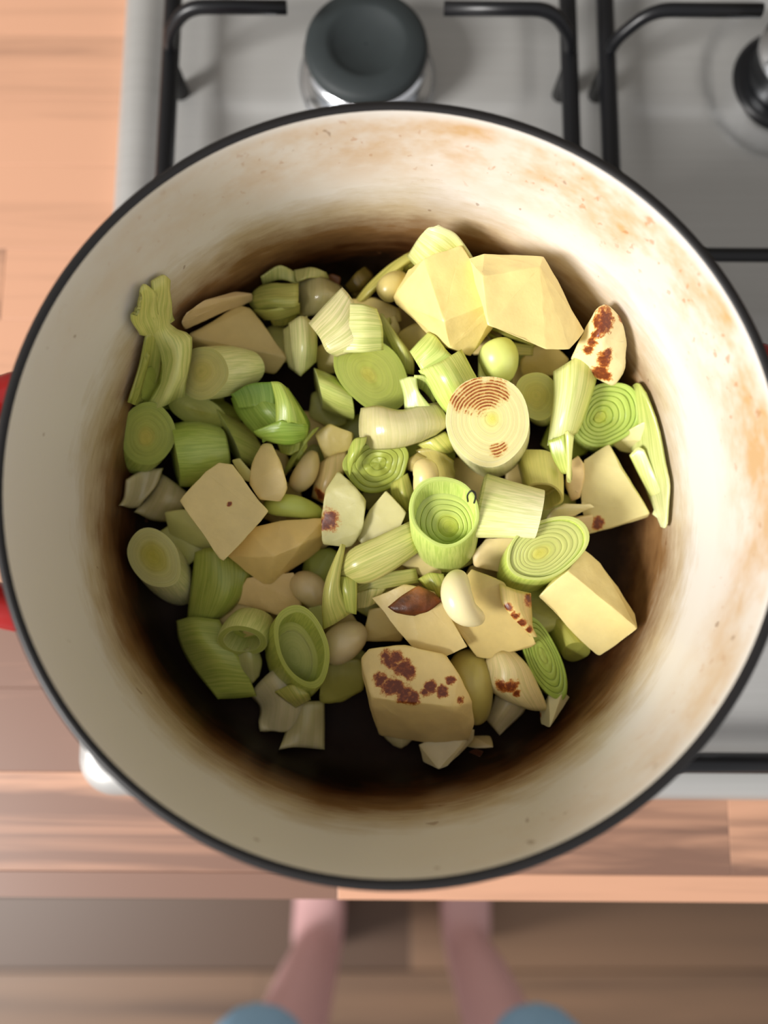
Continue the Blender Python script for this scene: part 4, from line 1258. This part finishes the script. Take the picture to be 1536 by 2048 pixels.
sheet('thin potato shaving with browned rim right of the broad chunk', [[(1003, 1172, .042), (1030, 1182, .043), (1062, 1190, .040)], [(1008, 1208, .043), (1036, 1218, .044), (1064, 1225, .040)], [(1032, 1240, .042), (1052, 1245, .041), (1066, 1252, .038)], [(1064, 1268, .038), (1070, 1270, .037), (1074, 1270, .036)]], .0026, ((226, 200, 130), (196, 166, 92), (230, 206, 140), (210, 180, 110)), name='potato_shaving', cat='potato chunk', mat='potato', spots=((1018, 1215, .043, 8), (1030, 1232, .043, 9), (1044, 1246, .042, 9), (1058, 1260, .040, 9), (1058, 1200, .04, 12)))
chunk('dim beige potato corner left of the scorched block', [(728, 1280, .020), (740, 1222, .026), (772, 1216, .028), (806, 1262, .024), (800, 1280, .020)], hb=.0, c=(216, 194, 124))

# ---- lower right
leek('dark green ribbed leek half standing at the lower right', (1088, 1318, .026), (1128, 1338, .022), (1066, 1240, .031), (1078, 1322, .004), n=5, face=((150, 170, 66), (146, 172, 64), (140, 170, 62)), side=((150, 176, 70), (146, 172, 68)), core_r=.2, jag=.04, grv=.0003)
leek('short olive leek length under the lower right potato', (1152, 1304, .016), (1178, 1300, .018), (1150, 1286, .024), (1118, 1256, .010), n=2, face=((158, 160, 64), (156, 160, 62), (166, 168, 70)), side=((176, 174, 78), (170, 168, 72)), taper=1.0, name='leek_length')
chunk('large cut potato block nearest the right side of the pot', [(1086, 1194, .036), (1140, 1147, .042), (1168, 1106, .034), (1200, 1132, .032), (1264, 1226, .028), (1270, 1254, .030), (1198, 1305, .024), (1190, 1300, .024)], hb=.002, c=(240, 224, 160), c2=(234, 212, 132))
sheet('white onion petal with brown scorch at the lower right', [[(974, 1322, .028), (1000, 1308, .033), (1026, 1302, .030)], [(968, 1345, .026), (1014, 1342, .036), (1054, 1332, .031)], [(968, 1370, .022), (1018, 1378, .034), (1076, 1376, .027)], [(1006, 1398, .018), (1050, 1416, .024), (1093, 1418, .018)]], .004, ((228, 206, 152), (226, 206, 152), (226, 210, 156), (220, 200, 140)), name='onion_petal', cat='onion', mat='onion', spots=((1000, 1372, .032, 16), (1022, 1374, .033, 14), (1012, 1362, .034, 12), (1034, 1388, .030, 9)))
clove('yellow-green leek bulb between charred potato and onion petal', [(940, 1306, .016), (940, 1370, .024), (955, 1442, .010)], 52, c=(186, 172, 92), name='leek_bulb', cat='leek', mat='leek_ring')
sheet('glossy white onion scale under the scorched petal', [[(990, 1395, .014), (1020, 1405, .018), (1048, 1420, .014)], [(978, 1425, .010), (1004, 1430, .016), (1040, 1432, .012)], [(970, 1436, .006), (988, 1456, .010), (1000, 1468, .008)]], .0026, ((206, 190, 150), (204, 190, 150), (200, 186, 146), (196, 180, 140)), name='onion_scale', cat='onion', mat='onion')
chunk('small onion block below the dark green leek half', [(1082, 1418, .014), (1098, 1392, .020), (1124, 1384, .020), (1138, 1396, .016), (1100, 1454, .010), (1084, 1446, .010)], hb=.0, c=(214, 204, 150), name='onion_block', cat='onion', mat=M['onion'], spots=((1078, 1432, .013, 6),))
chunk('big potato block with charred top at the bottom of the pile', [(730, 1322, .038), (746, 1304, .039), (816, 1298, .040), (886, 1316, .040), (912, 1350, .040), (936, 1402, .036), (900, 1412, .042), (750, 1396, .042), (940, 1440, .026), (930, 1478, .014), (880, 1484, .012), (766, 1464, .012), (748, 1420, .026)], hb=.0, c=(238, 212, 142), shrink=.86,
      spots=((790, 1320, .040, 18), (805, 1335, .041, 16), (818, 1345, .041, 13), (775, 1312, .040, 14), (760, 1358, .041, 13), (785, 1375, .042, 18), (805, 1388, .042, 18), (825, 1398, .042, 14), (860, 1372, .042, 12), (885, 1382, .041, 11), (900, 1360, .041, 9), (920, 1400, .038, 8), (848, 1385, .042, 8)))
sheet('onion scrap sticking out under the charred potato block', [[(764, 1462, .008), (795, 1458, .011), (828, 1466, .010)], [(772, 1478, .006), (798, 1480, .010), (824, 1480, .008)], [(788, 1492, .003), (802, 1497, .005), (814, 1490, .005)]], .0022, ((210, 196, 150), (206, 190, 140), (204, 190, 144), (200, 186, 136)), name='onion_scrap', cat='onion', mat='onion')
chunk('pale onion lump at the very bottom of the pile', [(842, 1490, .012), (880, 1478, .015), (944, 1462, .015), (942, 1480, .012), (896, 1530, .006), (878, 1536, .005), (850, 1522, .006)], hb=.0, c=(218, 202, 150), name='onion_lump', cat='onion', mat=M['onion'])
chunk('tiny flat onion scrap right of the lowest onion lump', [(928, 1490, .006), (944, 1472, .008), (978, 1474, .008), (984, 1494, .005), (950, 1496, .004)], hb=.0, c=(206, 182, 124), name='onion_scrap', cat='onion', mat=M['onion'])
chunk('dark fried scrap beside the tiny onion scrap', [(938, 1504, .004), (952, 1498, .006), (970, 1502, .005), (960, 1515, .003)], hb=.0, c=(70, 34, 22), name='fried_scrap', cat='onion')

hair = spline([P((936, 1003, .071)), P((935, 991, .074)), P((942, 982, .076)), P((950, 986, .075)), P((951, 996, .073)), P((948, 1006, .070))], 24)
tag(mesh_obj('burnt_thread', *tube_vf(hair, [0.00038] * 24, 6), M['black_plastic']), 'tiny black curled burnt thread on the hollow leek cup', 'thread')

# ------------------------------------------------------------------ person standing at the worktop (only lower legs are in view)
person = empty('person', (0.02, -0.52, FLOOR_Z))
tag(person, 'person standing barefoot at the worktop in cropped blue trousers', 'person')


def skin_obj(name, nodes, edges, mat, root_i, parent, subd=2):
    me = bpy.data.meshes.new(name)
    o0 = OR[parent.name]
    me.from_pydata([tuple(Vector(n[:3]) - o0) for n in nodes], edges, [])
    o = bpy.data.objects.new(name, me)
    col.objects.link(o)
    o.parent = parent
    md = o.modifiers.new('skin', 'SKIN')
    md.use_smooth_shade = True
    for i, n in enumerate(nodes):
        sv = me.skin_vertices[0].data[i]
        sv.radius = (n[3], n[4] if len(n) > 4 else n[3])
        sv.use_root = (i == root_i)
    s = o.modifiers.new('sub', 'SUBSURF')
    s.levels = s.render_levels = subd
    me.materials.append(mat)
    return o


Fz = FLOOR_Z
nodes = [(0.02, -0.66, 0.0, 0.12)]
edges = []
LEGS = ((-1, -0.102, -0.120, -0.150), (1, 0.130, 0.150, 0.182))
for s, xa, xc, xk in LEGS:
    b = len(nodes)
    nodes += [(xk * 0.6 + 0.01, -0.64, -0.06, 0.085), (xk * 0.9, -0.58, -0.28, 0.07), (xk * 0.95, -0.52, -0.44, 0.055), (xc, -0.525, -0.60, 0.052), (xa + (xc - xa) * 0.5, -0.515, -0.72, 0.046), (xa, -0.510, Fz + 0.085, 0.038),
              (xa, -0.500, Fz + 0.045, 0.040), (xa + s * 0.004, -0.44, Fz + 0.038, 0.042, 0.032), (xa + s * 0.008, -0.37, Fz + 0.026, 0.044, 0.022), (xa + s * 0.008, -0.315, Fz + 0.017, 0.042, 0.013), (xa, -0.545, Fz + 0.032, 0.031)]
    edges += [(0, b), (b, b + 1), (b + 1, b + 2), (b + 2, b + 3), (b + 3, b + 4), (b + 4, b + 5), (b + 5, b + 6), (b + 6, b + 7), (b + 7, b + 8), (b + 8, b + 9), (b + 6, b + 10)]
    for k in range(5):
        tx = xa + s * 0.008 - s * 0.026 + s * k * 0.013
        l = len(nodes)
        nodes += [(tx, -0.292 - 0.006 * k, Fz + 0.013, 0.0085 - 0.0008 * k), (tx, -0.270 - 0.008 * k, Fz + 0.010, 0.0075 - 0.0008 * k)]
        edges += [(b + 9, l), (l, l + 1)]
skin_obj('body', nodes, edges, M['skin'], 0, person)
tn = [(0.02, -0.66, 0.06, 0.15, 0.11), (0.02, -0.66, -0.02, 0.155, 0.12)]
te = [(0, 1)]
for s, xa, xc, xk in LEGS:
    b = len(tn)
    tn += [(xk * 0.6 + 0.01, -0.64, -0.10, 0.10), (xk * 0.95, -0.58, -0.29, 0.088), (xk, -0.53, -0.46, 0.078), (xk, -0.53, -0.54, 0.074), (xk, -0.53, -0.59, 0.074)]
    te += [(1, b), (b, b + 1), (b + 1, b + 2), (b + 2, b + 3), (b + 3, b + 4)]
skin_obj('trousers', tn, te, M['denim'], 1, person)
